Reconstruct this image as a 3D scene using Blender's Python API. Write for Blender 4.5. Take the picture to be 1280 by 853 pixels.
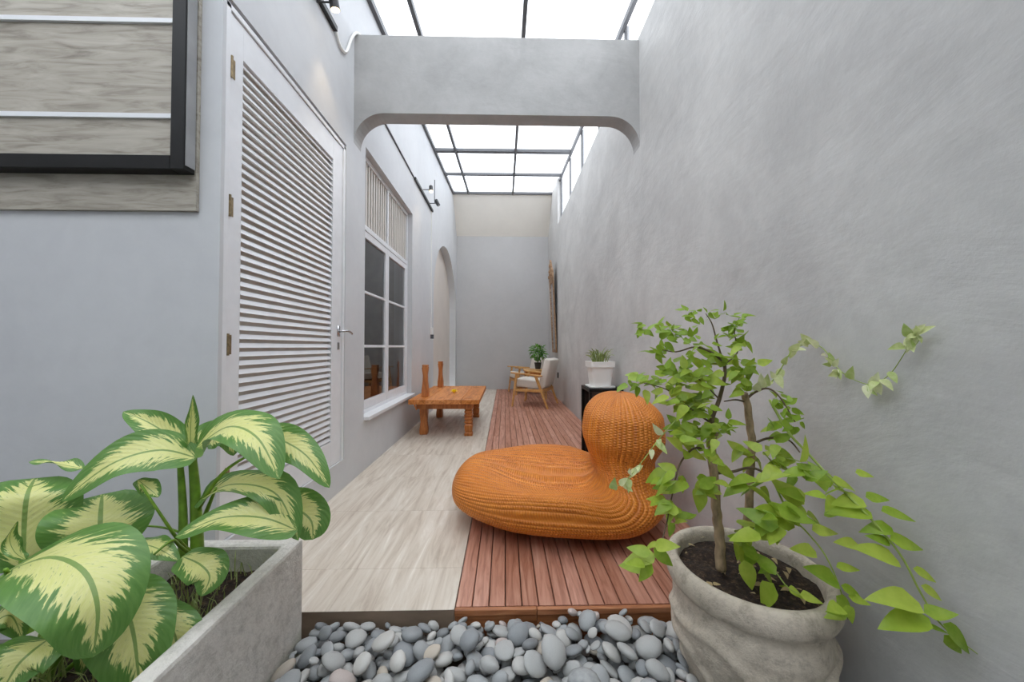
import bpy, bmesh, math, random
import numpy as np
from mathutils import Vector, Matrix, Euler, noise

random.seed(7)
rng = np.random.default_rng(11)
for o in list(bpy.data.objects):
    bpy.data.objects.remove(o, do_unlink=True)
scene = bpy.context.scene
COL = scene.collection
R = math.radians

# ------------------------------------------------------------------ camera
F_PX = 427.0
CAM_H = 1.10
cam_d = bpy.data.cameras.new('camera')
cam_d.sensor_width = 36.0
cam_d.lens = F_PX / 1280.0 * 36.0
cam_d.clip_start = 0.02
cam = bpy.data.objects.new('camera', cam_d)
COL.objects.link(cam)
cam.location = (0, 0, CAM_H)
cam.rotation_euler = (R(90 + 1.0), 0, R(-1.2))
scene.camera = cam
CAM_M = Euler(cam.rotation_euler).to_matrix()

# ------------------------------------------------------------------ world, exposure
w = bpy.data.worlds.new('overcast_sky')
scene.world = w
w.use_nodes = True
wn = w.node_tree
wn.nodes.clear()
wo = wn.nodes.new('ShaderNodeOutputWorld')
bg = wn.nodes.new('ShaderNodeBackground')
tc = wn.nodes.new('ShaderNodeTexCoord')
nz = wn.nodes.new('ShaderNodeTexNoise')
nz.inputs['Scale'].default_value = 2.2
nz.inputs['Detail'].default_value = 5.0
cr = wn.nodes.new('ShaderNodeValToRGB')
cr.color_ramp.elements[0].position = 0.38
cr.color_ramp.elements[0].color = (0.80, 0.88, 1.0, 1)
cr.color_ramp.elements[1].position = 0.62
cr.color_ramp.elements[1].color = (1.0, 0.985, 0.96, 1)
wn.links.new(tc.outputs['Generated'], nz.inputs['Vector'])
wn.links.new(nz.outputs['Fac'], cr.inputs['Fac'])
wn.links.new(cr.outputs['Color'], bg.inputs['Color'])
bg.inputs['Strength'].default_value = 1.0
wn.links.new(bg.outputs['Background'], wo.inputs['Surface'])

vs = scene.view_settings
vs.view_transform = 'Standard'
vs.look = 'None'
vs.gamma = 1.0
vs.use_curve_mapping = False
vs.exposure = 1.68

scene.cycles.max_bounces = 16
scene.cycles.diffuse_bounces = 8
scene.cycles.transparent_max_bounces = 16

# ------------------------------------------------------------------ pixel to place
def ray(px, py):
    return CAM_M @ Vector(((px - 640.0) / F_PX, (426.5 - py) / F_PX, -1.0))
def atY(px, py, Y):
    d = ray(px, py)
    return Vector((0, 0, CAM_H)) + d * (Y / d.y)
def atX(px, py, X):
    d = ray(px, py)
    return Vector((0, 0, CAM_H)) + d * (X / d.x)

# ------------------------------------------------------------------ materials
MATS = {}
def nodes_mat(name):
    m = bpy.data.materials.new(name)
    m.use_nodes = True
    nt = m.node_tree
    b = nt.nodes['Principled BSDF']
    MATS[name] = m
    return m, nt, b
def mapping(nt, coord='Object', scale=(1, 1, 1), rot=(0, 0, 0)):
    t = nt.nodes.new('ShaderNodeTexCoord')
    mp = nt.nodes.new('ShaderNodeMapping')
    mp.inputs['Scale'].default_value = scale
    mp.inputs['Rotation'].default_value = rot
    nt.links.new(t.outputs[coord], mp.inputs['Vector'])
    return mp.outputs['Vector']
def noise_tex(nt, vec, scale, detail=4, rough=0.55, dist=0.0):
    n = nt.nodes.new('ShaderNodeTexNoise')
    n.inputs['Scale'].default_value = scale
    n.inputs['Detail'].default_value = detail
    n.inputs['Roughness'].default_value = rough
    n.inputs['Distortion'].default_value = dist
    if vec is not None:
        nt.links.new(vec, n.inputs['Vector'])
    return n.outputs['Fac']
def ramp(nt, fac, stops):
    r = nt.nodes.new('ShaderNodeValToRGB')
    el = r.color_ramp.elements
    while len(el) < len(stops):
        el.new(0.5)
    for e, (p, c) in zip(el, stops):
        e.position = p
        e.color = (c[0], c[1], c[2], 1)
    nt.links.new(fac, r.inputs['Fac'])
    return r.outputs['Color']
def mix(nt, fac, a, b, mode='MIX'):
    m = nt.nodes.new('ShaderNodeMix')
    m.data_type = 'RGBA'
    m.blend_type = mode
    for sock, v in ((m.inputs[0], fac), (m.inputs[6], a), (m.inputs[7], b)):
        if isinstance(v, (int, float)):
            sock.default_value = v
        elif isinstance(v, (tuple, list)):
            sock.default_value = (v[0], v[1], v[2], 1)
        else:
            nt.links.new(v, sock)
    return m.outputs[2]
def math_n(nt, op, a, b=None, c=None, clamp=False):
    m = nt.nodes.new('ShaderNodeMath')
    m.operation = op
    m.use_clamp = clamp
    for i, v in enumerate((a, b, c)):
        if v is None:
            continue
        if isinstance(v, (int, float)):
            m.inputs[i].default_value = v
        else:
            nt.links.new(v, m.inputs[i])
    return m.outputs[0]
def bump(nt, b, h, strength=0.3, dist=0.01):
    n = nt.nodes.new('ShaderNodeBump')
    n.inputs['Strength'].default_value = strength
    n.inputs['Distance'].default_value = dist
    nt.links.new(h, n.inputs['Height'])
    nt.links.new(n.outputs['Normal'], b.inputs['Normal'])
def srgb(r, g, b):
    def f(c):
        c /= 255.0
        return c / 12.92 if c <= 0.04045 else ((c + 0.055) / 1.055) ** 2.4
    return (f(r), f(g), f(b))
def simple(name, col, rough=0.6, metal=0.0, nscale=None, var=0.12, bstr=0.0, bscale=60, stretch=(1, 1, 1), spec=0.5):
    m, nt, b = nodes_mat(name)
    b.inputs['Roughness'].default_value = rough
    b.inputs['Metallic'].default_value = metal
    b.inputs['Specular IOR Level'].default_value = spec
    vec = mapping(nt, 'Object', stretch)
    f = noise_tex(nt, vec, nscale or 8.0)
    lo = tuple(c * (1 - var) for c in col)
    hi = tuple(min(1, c * (1 + var)) for c in col)
    nt.links.new(ramp(nt, f, [(0.3, lo), (0.7, hi)]), b.inputs['Base Color'])
    if bstr > 0:
        bump(nt, b, noise_tex(nt, vec, bscale, 5), bstr, 0.004)
    return m

def plaster(name, ca, cb, bstr=0.5, blotch=1.3):
    m, nt, b = nodes_mat(name)
    b.inputs['Roughness'].default_value = 0.62
    b.inputs['Specular IOR Level'].default_value = 0.35
    vec = mapping(nt)
    f1 = noise_tex(nt, vec, blotch, 6, 0.6, 0.6)
    f2 = noise_tex(nt, vec, 11.0, 5, 0.65, 0.4)
    c = mix(nt, 0.25, ramp(nt, f1, [(0.34, ca), (0.66, cb)]), ramp(nt, f2, [(0.35, ca), (0.65, cb)]))
    nt.links.new(c, b.inputs['Base Color'])
    v2 = mapping(nt, 'Object', (1, 1, 1.8))
    h1 = noise_tex(nt, v2, 1.7, 8, 0.56, 0.5)
    h2 = noise_tex(nt, vec, 38.0, 4, 0.6)
    h = math_n(nt, 'ADD', h1, math_n(nt, 'MULTIPLY', h2, 0.09))
    bump(nt, b, h, bstr, 0.045)
    return m
plaster('plaster_right', srgb(180, 179, 177), srgb(206, 205, 202), 0.26)
plaster('plaster_left', srgb(196, 197, 199), srgb(207, 208, 209), 0.06)
plaster('plaster_far', srgb(180, 179, 178), srgb(188, 187, 186), 0.05)
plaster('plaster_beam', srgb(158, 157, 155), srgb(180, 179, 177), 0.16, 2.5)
simple('niche_paint', srgb(214, 205, 196), 0.6, var=0.05, nscale=2)
simple('soffit_paint', srgb(230, 226, 217), 0.7, var=0.03, nscale=2)
simple('white_paint', srgb(226, 227, 229), 0.38, var=0.03, nscale=14)
simple('cream_paint', srgb(214, 208, 200), 0.5, var=0.04, nscale=12)
simple('steel_grey', srgb(92, 93, 96), 0.5, var=0.08, nscale=12)
simple('black_metal', srgb(38, 38, 38), 0.45, var=0.1)
simple('dark_frame', srgb(18, 17, 16), 0.5, var=0.2, nscale=20, spec=0.25)
simple('chrome', (0.55, 0.55, 0.56), 0.25, 1.0, var=0.1)
simple('brass_old', srgb(140, 122, 92), 0.45, 0.7, nscale=60, var=0.4)
simple('interior', srgb(176, 168, 158), 0.8, var=0.1)
simple('dark_gap', srgb(48, 38, 32), 0.9, var=0.2)
simple('concrete_ground', srgb(112, 108, 100), 0.9, var=0.2, bstr=0.4)
simple('riser_stone', srgb(146, 126, 108), 0.75, var=0.18, nscale=14, bstr=0.3, stretch=(0.4, 1, 1))
simple('fabric_cream', srgb(218, 212, 202), 0.9, var=0.03, nscale=120, bstr=0.25, bscale=400)
simple('plastic_white', srgb(232, 231, 227), 0.35, var=0.02)
simple('dark_veneer', srgb(44, 36, 33), 0.4, var=0.15, nscale=20, stretch=(1, 1, 0.2))
simple('pot_dark', srgb(40, 42, 40), 0.5)
simple('flower_yellow', srgb(255, 226, 50), 0.6, var=0.1, nscale=60)
simple('dry_leaf', srgb(165, 145, 105), 0.8, var=0.3, nscale=40)
simple('bark', srgb(158, 136, 108), 0.85, var=0.4, nscale=55, bstr=0.8, bscale=90, stretch=(1, 1, 0.4))
simple('twig', srgb(98, 84, 62), 0.8, var=0.25, nscale=40)
simple('green_stem', srgb(150, 170, 78), 0.55, var=0.15, nscale=30)
simple('dumb_cane_stem', srgb(118, 156, 52), 0.45, var=0.25, nscale=30)
simple('grey_box', srgb(150, 150, 150), 0.5)

def soil_mat():
    m, nt, b = nodes_mat('soil')
    vec = mapping(nt)
    f = noise_tex(nt, vec, 60, 6, 0.7)
    nt.links.new(ramp(nt, f, [(0.36, srgb(32, 24, 18)), (0.55, srgb(66, 50, 38)), (0.72, srgb(128, 104, 80))]), b.inputs['Base Color'])
    b.inputs['Roughness'].default_value = 0.95
    bump(nt, b, noise_tex(nt, vec, 90, 6, 0.7), 1.0, 0.015)
soil_mat()

def concrete_mat(name, ca, cb, moss=0.0):
    m, nt, b = nodes_mat(name)
    vec = mapping(nt)
    f = noise_tex(nt, vec, 5, 7, 0.65, 0.5)
    c = ramp(nt, f, [(0.3, ca), (0.7, cb)])
    f3 = noise_tex(nt, vec, 24, 6, 0.75)
    c = mix(nt, 0.35, c, ramp(nt, f3, [(0.36, tuple(q * 0.6 for q in ca)), (0.52, cb), (0.7, tuple(min(0.95, q * 1.15) for q in cb))]))
    if moss > 0:
        t = nt.nodes.new('ShaderNodeTexCoord')
        s = nt.nodes.new('ShaderNodeSeparateXYZ')
        nt.links.new(t.outputs['Object'], s.inputs[0])
        low = math_n(nt, 'MULTIPLY_ADD', s.outputs['Z'], -7.0, 0.95)
        k = math_n(nt, 'MULTIPLY', math_n(nt, 'ADD', low, math_n(nt, 'MULTIPLY', f, 0.9)), moss, clamp=True)
        k = math_n(nt, 'SUBTRACT', k, 0.35, clamp=True)
        c = mix(nt, k, c, srgb(128, 132, 78))
    nt.links.new(c, b.inputs['Base Color'])
    b.inputs['Roughness'].default_value = 0.85
    bump(nt, b, math_n(nt, 'ADD', noise_tex(nt, vec, 45, 6, 0.7), math_n(nt, 'MULTIPLY', f, 1.5)), 0.7, 0.008)
concrete_mat('planter_concrete', srgb(198, 194, 186), srgb(224, 220, 213), 0.9)
concrete_mat('pot_concrete', srgb(158, 147, 130), srgb(214, 203, 186))

def wood(name, a, b_, c, scale=3.0, stretch=(1, 12, 12), rough=0.5, per_obj=0.25, bstr=0.25, rot=(0, 0, 0)):
    """grain runs along the axis with stretch 1"""
    m, nt, b = nodes_mat(name)
    vec = mapping(nt, 'Object', stretch, rot)
    oi = nt.nodes.new('ShaderNodeObjectInfo')
    add = nt.nodes.new('ShaderNodeVectorMath')
    add.operation = 'ADD'
    sc = nt.nodes.new('ShaderNodeVectorMath')
    sc.operation = 'SCALE'
    sc.inputs[0].default_value = (37.0, 71.0, 53.0)
    nt.links.new(oi.outputs['Random'], sc.inputs[3])
    nt.links.new(vec, add.inputs[0])
    nt.links.new(sc.outputs[0], add.inputs[1])
    f = noise_tex(nt, add.outputs[0], scale, 6, 0.6, 0.8)
    col = ramp(nt, f, [(0.28, a), (0.5, b_), (0.75, c)])
    hsv = nt.nodes.new('ShaderNodeHueSaturation')
    nt.links.new(col, hsv.inputs['Color'])
    nt.links.new(math_n(nt, 'MULTIPLY_ADD', oi.outputs['Random'], per_obj * 2, 1 - per_obj), hsv.inputs['Value'])
    nt.links.new(math_n(nt, 'MULTIPLY_ADD', oi.outputs['Random'], -per_obj, 1 + per_obj * 0.5), hsv.inputs['Saturation'])
    nt.links.new(hsv.outputs['Color'], b.inputs['Base Color'])
    b.inputs['Roughness'].default_value = rough
    bump(nt, b, f, bstr, 0.004)
    return m
wood('deck_wood', srgb(136, 88, 68), srgb(180, 127, 105), srgb(202, 156, 134), 3.0, (14, 1.1, 14), 0.5, 0.13)
wood('fascia_wood', srgb(120, 70, 40), srgb(166, 106, 66), srgb(190, 134, 92), 3.0, (1.1, 14, 14), 0.45, 0.08)
wood('teak_table', srgb(150, 84, 34), srgb(204, 128, 64), srgb(224, 160, 98), 2.6, (9, 1.2, 9), 0.42, 0.12)
wood('teak_post', srgb(128, 70, 28), srgb(180, 108, 50), srgb(202, 134, 72), 3.0, (9, 9, 1.2), 0.45, 0.08)
wood('oak_chair', srgb(176, 122, 62), srgb(206, 156, 92), srgb(222, 178, 118), 3.0, (3, 3, 3), 0.42, 0.05)
wood('carved_wood', srgb(96, 68, 46), srgb(150, 114, 82), srgb(214, 188, 150), 9.0, (3, 3, 3), 0.6, 0.05, 0.6)
wood('grey_plank', srgb(130, 122, 110), srgb(172, 165, 152), srgb(192, 186, 174), 3.4, (1.3, 10, 10), 0.6, 0.05, 0.15)

def tile_mat():
    m, nt, b = nodes_mat('floor_tile')
    oi = nt.nodes.new('ShaderNodeObjectInfo')
    gm = nt.nodes.new('ShaderNodeNewGeometry')
    mpn = nt.nodes.new('ShaderNodeMapping')
    mpn.inputs['Rotation'].default_value = (0, 0, R(-7))
    mpn.inputs['Scale'].default_value = (9, 0.9, 1)
    nt.links.new(gm.outputs['Position'], mpn.inputs['Vector'])
    vec = mpn.outputs['Vector']
    add = nt.nodes.new('ShaderNodeVectorMath')
    add.operation = 'ADD'
    sc = nt.nodes.new('ShaderNodeVectorMath')
    sc.operation = 'SCALE'
    sc.inputs[0].default_value = (0.3, 0.3, 0.2)
    nt.links.new(oi.outputs['Random'], sc.inputs[3])
    nt.links.new(vec, add.inputs[0])
    nt.links.new(sc.outputs[0], add.inputs[1])
    f = noise_tex(nt, add.outputs[0], 2.4, 8, 0.66, 0.7)
    c = ramp(nt, f, [(0.3, srgb(176, 162, 146)), (0.48, srgb(204, 193, 178)), (0.6, srgb(213, 204, 191)), (0.74, srgb(234, 228, 217))])
    nt.links.new(c, b.inputs['Base Color'])
    b.inputs['Roughness'].default_value = 0.42
    bump(nt, b, f, 0.08, 0.003)
tile_mat()

def pane_mat(name, alpha, tint):
    """rain-streaked polycarbonate: part clear, part milky"""
    m = bpy.data.materials.new(name)
    m.use_nodes = True
    nt = m.node_tree
    nt.nodes.clear()
    out = nt.nodes.new('ShaderNodeOutputMaterial')
    tr = nt.nodes.new('ShaderNodeBsdfTransparent')
    tr.inputs['Color'].default_value = (*tint, 1)
    tl = nt.nodes.new('ShaderNodeBsdfTranslucent')
    tl.inputs['Color'].default_value = (0.93, 0.95, 0.97, 1)
    vec = mapping(nt, 'Object', (3.0, 0.35, 1))
    f = noise_tex(nt, vec, 2.0, 4, 0.55, 0.6)
    fac = math_n(nt, 'MULTIPLY_ADD', f, 0.35, alpha - 0.17)
    ms = nt.nodes.new('ShaderNodeMixShader')
    nt.links.new(fac, ms.inputs[0])
    nt.links.new(tr.outputs[0], ms.inputs[1])
    nt.links.new(tl.outputs[0], ms.inputs[2])
    nt.links.new(ms.outputs[0], out.inputs['Surface'])
    MATS[name] = m
pane_mat('roof_pane', 0.35, (0.93, 0.96, 1.0))
pane_mat('clerestory_pane', 0.2, (0.97, 0.98, 1.0))

def glass_mat():
    m = bpy.data.materials.new('window_glass')
    m.use_nodes = True
    nt = m.node_tree
    nt.nodes.clear()
    out = nt.nodes.new('ShaderNodeOutputMaterial')
    tr = nt.nodes.new('ShaderNodeBsdfTransparent')
    tr.inputs['Color'].default_value = (0.8, 0.82, 0.82, 1)
    gl = nt.nodes.new('ShaderNodeBsdfGlossy')
    gl.inputs['Roughness'].default_value = 0.02
    fr = nt.nodes.new('ShaderNodeFresnel')
    fr.inputs['IOR'].default_value = 3.2
    ms = nt.nodes.new('ShaderNodeMixShader')
    nt.links.new(fr.outputs[0], ms.inputs[0])
    nt.links.new(tr.outputs[0], ms.inputs[1])
    nt.links.new(gl.outputs[0], ms.inputs[2])
    nt.links.new(ms.outputs[0], out.inputs['Surface'])
    MATS['window_glass'] = m
glass_mat()

def lamp_mat():
    m, nt, b = nodes_mat('lamp_lens')
    b.inputs['Base Color'].default_value = (1, 0.85, 0.6, 1)
    b.inputs['Emission Color'].default_value = (1.0, 0.72, 0.36, 1)
    b.inputs['Emission Strength'].default_value = 3.0
lamp_mat()

def pebble_mat():
    m, nt, b = nodes_mat('pebble')
    oi = nt.nodes.new('ShaderNodeObjectInfo')
    c0 = oi.outputs['Color']
    vec = mapping(nt)
    f = noise_tex(nt, vec, 45, 5, 0.6)
    c = mix(nt, 0.35, c0, ramp(nt, f, [(0.35, srgb(118, 120, 122)), (0.7, srgb(196, 194, 190))]))
    nt.links.new(c, b.inputs['Base Color'])
    b.inputs['Roughness'].default_value = 0.6
    bump(nt, b, f, 0.12, 0.003)
pebble_mat()

def wicker_mat():
    m, nt, b = nodes_mat('wicker')
    t = nt.nodes.new('ShaderNodeTexCoord')
    s = nt.nodes.new('ShaderNodeSeparateXYZ')
    nt.links.new(t.outputs['UV'], s.inputs[0])
    # u: metres along the ribs, v: rib count
    rib = math_n(nt, 'FLOOR', s.outputs['Y'])
    ph = math_n(nt, 'MULTIPLY_ADD', s.outputs['X'], 2 * math.pi / 0.015, math_n(nt, 'MULTIPLY', rib, math.pi))
    wv = math_n(nt, 'SINE', ph)
    fr = math_n(nt, 'FRACT', s.outputs['Y'])
    across = math_n(nt, 'SINE', math_n(nt, 'MULTIPLY', fr, math.pi))
    h = math_n(nt, 'MULTIPLY', wv, across)
    comb = nt.nodes.new('ShaderNodeCombineXYZ')
    nt.links.new(math_n(nt, 'MULTIPLY', s.outputs['X'], 3.0), comb.inputs[0])
    nt.links.new(math_n(nt, 'MULTIPLY', s.outputs['Y'], 0.9), comb.inputs[1])
    f = noise_tex(nt, comb.outputs[0], 1.6, 5, 0.6)
    c = ramp(nt, f, [(0.3, srgb(172, 86, 14)), (0.5, srgb(204, 114, 26)), (0.72, srgb(224, 140, 44))])
    hh = math_n(nt, 'MULTIPLY_ADD', h, 0.5, 0.5)
    c2 = mix(nt, math_n(nt, 'MULTIPLY', hh, 0.35), c, srgb(232, 160, 72))
    nt.links.new(c2, b.inputs['Base Color'])
    b.inputs['Roughness'].default_value = 0.42
    bump(nt, b, hh, 0.8, 0.0045)
wicker_mat()

def leaf_shader(m, nt, b, col, transl=0.3, rough=0.4):
    out = nt.nodes['Material Output']
    nt.links.new(col, b.inputs['Base Color'])
    b.inputs['Roughness'].default_value = rough
    tl = nt.nodes.new('ShaderNodeBsdfTranslucent')
    nt.links.new(col, tl.inputs['Color'])
    ms = nt.nodes.new('ShaderNodeMixShader')
    ms.inputs[0].default_value = transl
    nt.links.new(b.outputs[0], ms.inputs[1])
    nt.links.new(tl.outputs[0], ms.inputs[2])
    nt.links.new(ms.outputs[0], out.inputs['Surface'])

def variegated():
    m, nt, b = nodes_mat('dumb_cane_leaf')
    t = nt.nodes.new('ShaderNodeTexCoord')
    s = nt.nodes.new('ShaderNodeSeparateXYZ')
    nt.links.new(t.outputs['UV'], s.inputs[0])
    U = s.outputs['X']
    av = math_n(nt, 'ABSOLUTE', math_n(nt, 'MULTIPLY_ADD', s.outputs['Y'], 2.0, -1.0))
    # lateral veins sweep forward: noise is stretched along them
    vein = math_n(nt, 'SUBTRACT', U, math_n(nt, 'MULTIPLY', av, 0.30))
    oi = nt.nodes.new('ShaderNodeObjectInfo')
    comb = nt.nodes.new('ShaderNodeCombineXYZ')
    nt.links.new(math_n(nt, 'MULTIPLY', vein, 30.0), comb.inputs[0])
    nt.links.new(math_n(nt, 'MULTIPLY', s.outputs['Y'], 5.0), comb.inputs[1])
    nt.links.new(math_n(nt, 'MULTIPLY', oi.outputs['Random'], 50.0), comb.inputs[2])
    f = noise_tex(nt, comb.outputs[0], 1.0, 4, 0.6, 0.3)
    f2 = noise_tex(nt, comb.outputs[0], 3.0, 3, 0.6, 0.3)
    # cream zone: wide in the middle of the blade, none at the tip
    zone = math_n(nt, 'SINE', math_n(nt, 'MULTIPLY', math_n(nt, 'POWER', U, 0.8), math.pi))
    edge = math_n(nt, 'MULTIPLY_ADD', zone, 0.62, 0.02)
    k = math_n(nt, 'ADD', math_n(nt, 'SUBTRACT', edge, av), math_n(nt, 'MULTIPLY', math_n(nt, 'SUBTRACT', f, 0.5), 1.5))
    k = math_n(nt, 'MULTIPLY_ADD', k, 9.0, 0.35, clamp=True)
    spots = math_n(nt, 'MULTIPLY_ADD', f2, 9.0, -5.6, clamp=True)
    k = math_n(nt, 'MULTIPLY', k, math_n(nt, 'MULTIPLY_ADD', spots, -0.8, 1.0))
    green = mix(nt, f, srgb(66, 118, 44), srgb(124, 164, 84))
    cream = mix(nt, f2, srgb(214, 220, 118), srgb(240, 236, 176))
    col = mix(nt, k, green, cream)
    rib = math_n(nt, 'LESS_THAN', av, 0.045)
    col = mix(nt, math_n(nt, 'MULTIPLY', rib, 0.85), col, srgb(112, 150, 72))
    leaf_shader(m, nt, b, col, 0.22, 0.36)
    wv = math_n(nt, 'SINE', math_n(nt, 'MULTIPLY', vein, 95.0))
    bump(nt, b, wv, 0.10, 0.004)
variegated()

def leaf_mat(name, a, b_, c, transl=0.35):
    m, nt, b = nodes_mat(name)
    oi = nt.nodes.new('ShaderNodeObjectInfo')
    vec = mapping(nt)
    f = noise_tex(nt, vec, 3.0, 3)
    c0 = ramp(nt, oi.outputs['Random'], [(0.0, a), (0.5, b_), (1.0, c)])
    col = mix(nt, 0.25, c0, ramp(nt, f, [(0.35, a), (0.65, c)]))
    leaf_shader(m, nt, b, col, transl, 0.42)
leaf_mat('tree_leaf', srgb(120, 156, 36), srgb(156, 184, 54), srgb(192, 208, 88))
leaf_mat('pale_leaf', srgb(164, 188, 96), srgb(208, 216, 152), srgb(236, 236, 200))
leaf_mat('dark_leaf', srgb(48, 100, 22), srgb(78, 136, 34), srgb(112, 160, 50), 0.2)
leaf_mat('grass_leaf', srgb(112, 136, 66), srgb(148, 164, 92), srgb(184, 190, 128), 0.25)

# ------------------------------------------------------------------ mesh builder
def tag(o, label=None, cat=None, group=None, kind=None):
    if label: o['label'] = label
    if cat: o['category'] = cat
    if group: o['group'] = group
    if kind: o['kind'] = kind
    return o
def link_obj(name, me, parent=None):
    o = bpy.data.objects.new(name, me)
    COL.objects.link(o)
    if parent is not None:
        o.parent = parent
    return o
def empty(name, loc=(0, 0, 0), rz=0.0, label=None, cat=None, group=None, kind=None):
    o = bpy.data.objects.new(name, None)
    COL.objects.link(o)
    o.empty_display_size = 0.1
    o.location = loc
    o.rotation_euler = (0, 0, rz)
    return tag(o, label, cat, group, kind)
def origin_of(o):
    v = Vector((0, 0, 0))
    while o is not None:
        v += o.location
        o = o.parent
    return v

class MB:
    def __init__(self):
        self.v = []; self.f = []; self.uv = None
    def add(self, vs_, fs):
        n = len(self.v)
        self.v += [tuple(p) for p in vs_]
        self.f += [tuple(i + n for i in q) for q in fs]
        return self
    def box(self, x0, x1, y0, y1, z0, z1):
        return self.add([(x0, y0, z0), (x1, y0, z0), (x1, y1, z0), (x0, y1, z0), (x0, y0, z1), (x1, y0, z1), (x1, y1, z1), (x0, y1, z1)],
                        [(0, 3, 2, 1), (4, 5, 6, 7), (0, 1, 5, 4), (1, 2, 6, 5), (2, 3, 7, 6), (3, 0, 4, 7)])
    def obox(self, M, sx, sy, sz):
        c = [M @ Vector((a * sx / 2, b_ * sy / 2, c_ * sz / 2)) for c_ in (-1, 1) for a, b_ in ((-1, -1), (1, -1), (1, 1), (-1, 1))]
        return self.add(c, [(0, 3, 2, 1), (4, 5, 6, 7), (0, 1, 5, 4), (1, 2, 6, 5), (2, 3, 7, 6), (3, 0, 4, 7)])
    def bar(self, a, b_, wx, wy, wx2=None, wy2=None):
        """rectangular bar from a to b, cross sizes along world-ish x / y"""
        a = Vector(a); b_ = Vector(b_)
        wx2 = wx if wx2 is None else wx2
        wy2 = wy if wy2 is None else wy2
        pts = []
        for p, ux, uy in ((a, wx, wy), (b_, wx2, wy2)):
            for sx, sy in ((-1, -1), (1, -1), (1, 1), (-1, 1)):
                pts.append((p.x + sx * ux / 2, p.y + sy * uy / 2, p.z))
        return self.add(pts, [(0, 3, 2, 1), (4, 5, 6, 7), (0, 1, 5, 4), (1, 2, 6, 5), (2, 3, 7, 6), (3, 0, 4, 7)])
    def tube(self, pts, rad, n=8, cap=True):
        pts = [Vector(p) for p in pts]
        if not hasattr(rad, '__len__'):
            rad = [rad] * len(pts)
        base = len(self.v)
        prev = None
        for i, p in enumerate(pts):
            t = (pts[min(i + 1, len(pts) - 1)] - pts[max(i - 1, 0)])
            if t.length < 1e-9: t = Vector((0, 0, 1))
            t.normalize()
            if prev is None:
                u = t.orthogonal().normalized()
            else:
                u = prev - t * prev.dot(t)
                u = u.normalized() if u.length > 1e-6 else t.orthogonal().normalized()
            prev = u
            vv = t.cross(u)
            for k in range(n):
                a = 2 * math.pi * k / n
                self.v.append(tuple(p + (u * math.cos(a) + vv * math.sin(a)) * rad[i]))
        for i in range(len(pts) - 1):
            for k in range(n):
                a = base + i * n + k
                b_ = base + i * n + (k + 1) % n
                self.f.append((a, b_, b_ + n, a + n))
        if cap:
            self.f.append(tuple(base + k for k in range(n))[::-1])
            self.f.append(tuple(base + (len(pts) - 1) * n + k for k in range(n)))
        return self
    def lathe(self, prof, n=48, fn=None, c=(0, 0, 0)):
        base = len(self.v)
        for (r, z) in prof:
            for k in range(n):
                a = 2 * math.pi * k / n
                rr = r + (fn(a, z, r) if fn else 0.0)
                self.v.append((c[0] + rr * math.cos(a), c[1] + rr * math.sin(a), c[2] + z))
        for i in range(len(prof) - 1):
            for k in range(n):
                a = base + i * n + k
                b_ = base + i * n + (k + 1) % n
                self.f.append((a, b_, b_ + n, a + n))
        return self
    def prism(self, poly, x0, x1):
        """polygon in (y,z) extruded in x"""
        n = len(poly)
        vs_ = [(x0, y, z) for y, z in poly] + [(x1, y, z) for y, z in poly]
        fs = [tuple(range(n)), tuple(range(2 * n - 1, n - 1, -1))]
        fs += [(i, i + n, (i + 1) % n + n, (i + 1) % n) for i in range(n)]
        return self.add(vs_, fs)
    def mesh(self, name, mat, smooth=False, off=None):
        me = bpy.data.meshes.new(name)
        v = self.v
        if off is not None:
            v = [(p[0] - off[0], p[1] - off[1], p[2] - off[2]) for p in v]
        me.from_pydata(v, [], self.f)
        me.materials.append(MATS[mat])
        if smooth:
            me.polygons.foreach_set('use_smooth', [True] * len(me.polygons))
        if self.uv is not None:
            uvl = me.uv_layers.new(name='UVMap')
            lv = np.empty(len(me.loops), dtype=np.int32)
            me.loops.foreach_get('vertex_index', lv)
            uvl.data.foreach_set('uv', np.asarray(self.uv, dtype=np.float32)[lv].ravel())
        bm = bmesh.new(); bm.from_mesh(me)
        bmesh.ops.recalc_face_normals(bm, faces=bm.faces)
        bm.to_mesh(me); bm.free()
        return me
    def build(self, name, mat, parent=None, smooth=False, bevel=0.0, world=False, loc=None):
        off = origin_of(parent) if (world and parent is not None) else None
        o = link_obj(name, self.mesh(name, mat, smooth, off), parent)
        if loc is not None:
            o.location = loc
        if bevel > 0:
            md = o.modifiers.new('soft_edges', 'BEVEL')
            md.width = bevel; md.segments = 2; md.limit_method = 'ANGLE'; md.angle_limit = R(40)
        return o
def struct(o):
    return tag(o, kind='structure')
def catmull(pts, n):
    pts = [Vector(p) for p in pts]
    out = []
    m = len(pts) - 1
    for i in range(n + 1):
        t = i / n * m
        k = min(int(t), m - 1)
        u = t - k
        p0 = pts[max(k - 1, 0)]; p1 = pts[k]; p2 = pts[k + 1]; p3 = pts[min(k + 2, m)]
        out.append(0.5 * ((2 * p1) + (p2 - p0) * u + (2 * p0 - 5 * p1 + 4 * p2 - p3) * u * u + (3 * p1 - p0 - 3 * p2 + p3) * u ** 3))
    return out

# ------------------------------------------------------------------ the shell
XL, XR = -1.256, 1.14
YF = 8.92            # far wall
Y0 = 1.454           # front of floor and deck
YC = 1.546           # near end of the left wall
GZ = -0.15           # garden ground
def roof_z(y): return 3.994 + 0.1025 * y

struct(MB().box(-3.6, XR + 0.14, -1.94, YC + 0.12, GZ - 0.1, GZ).build('ground', 'concrete_ground'))

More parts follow.
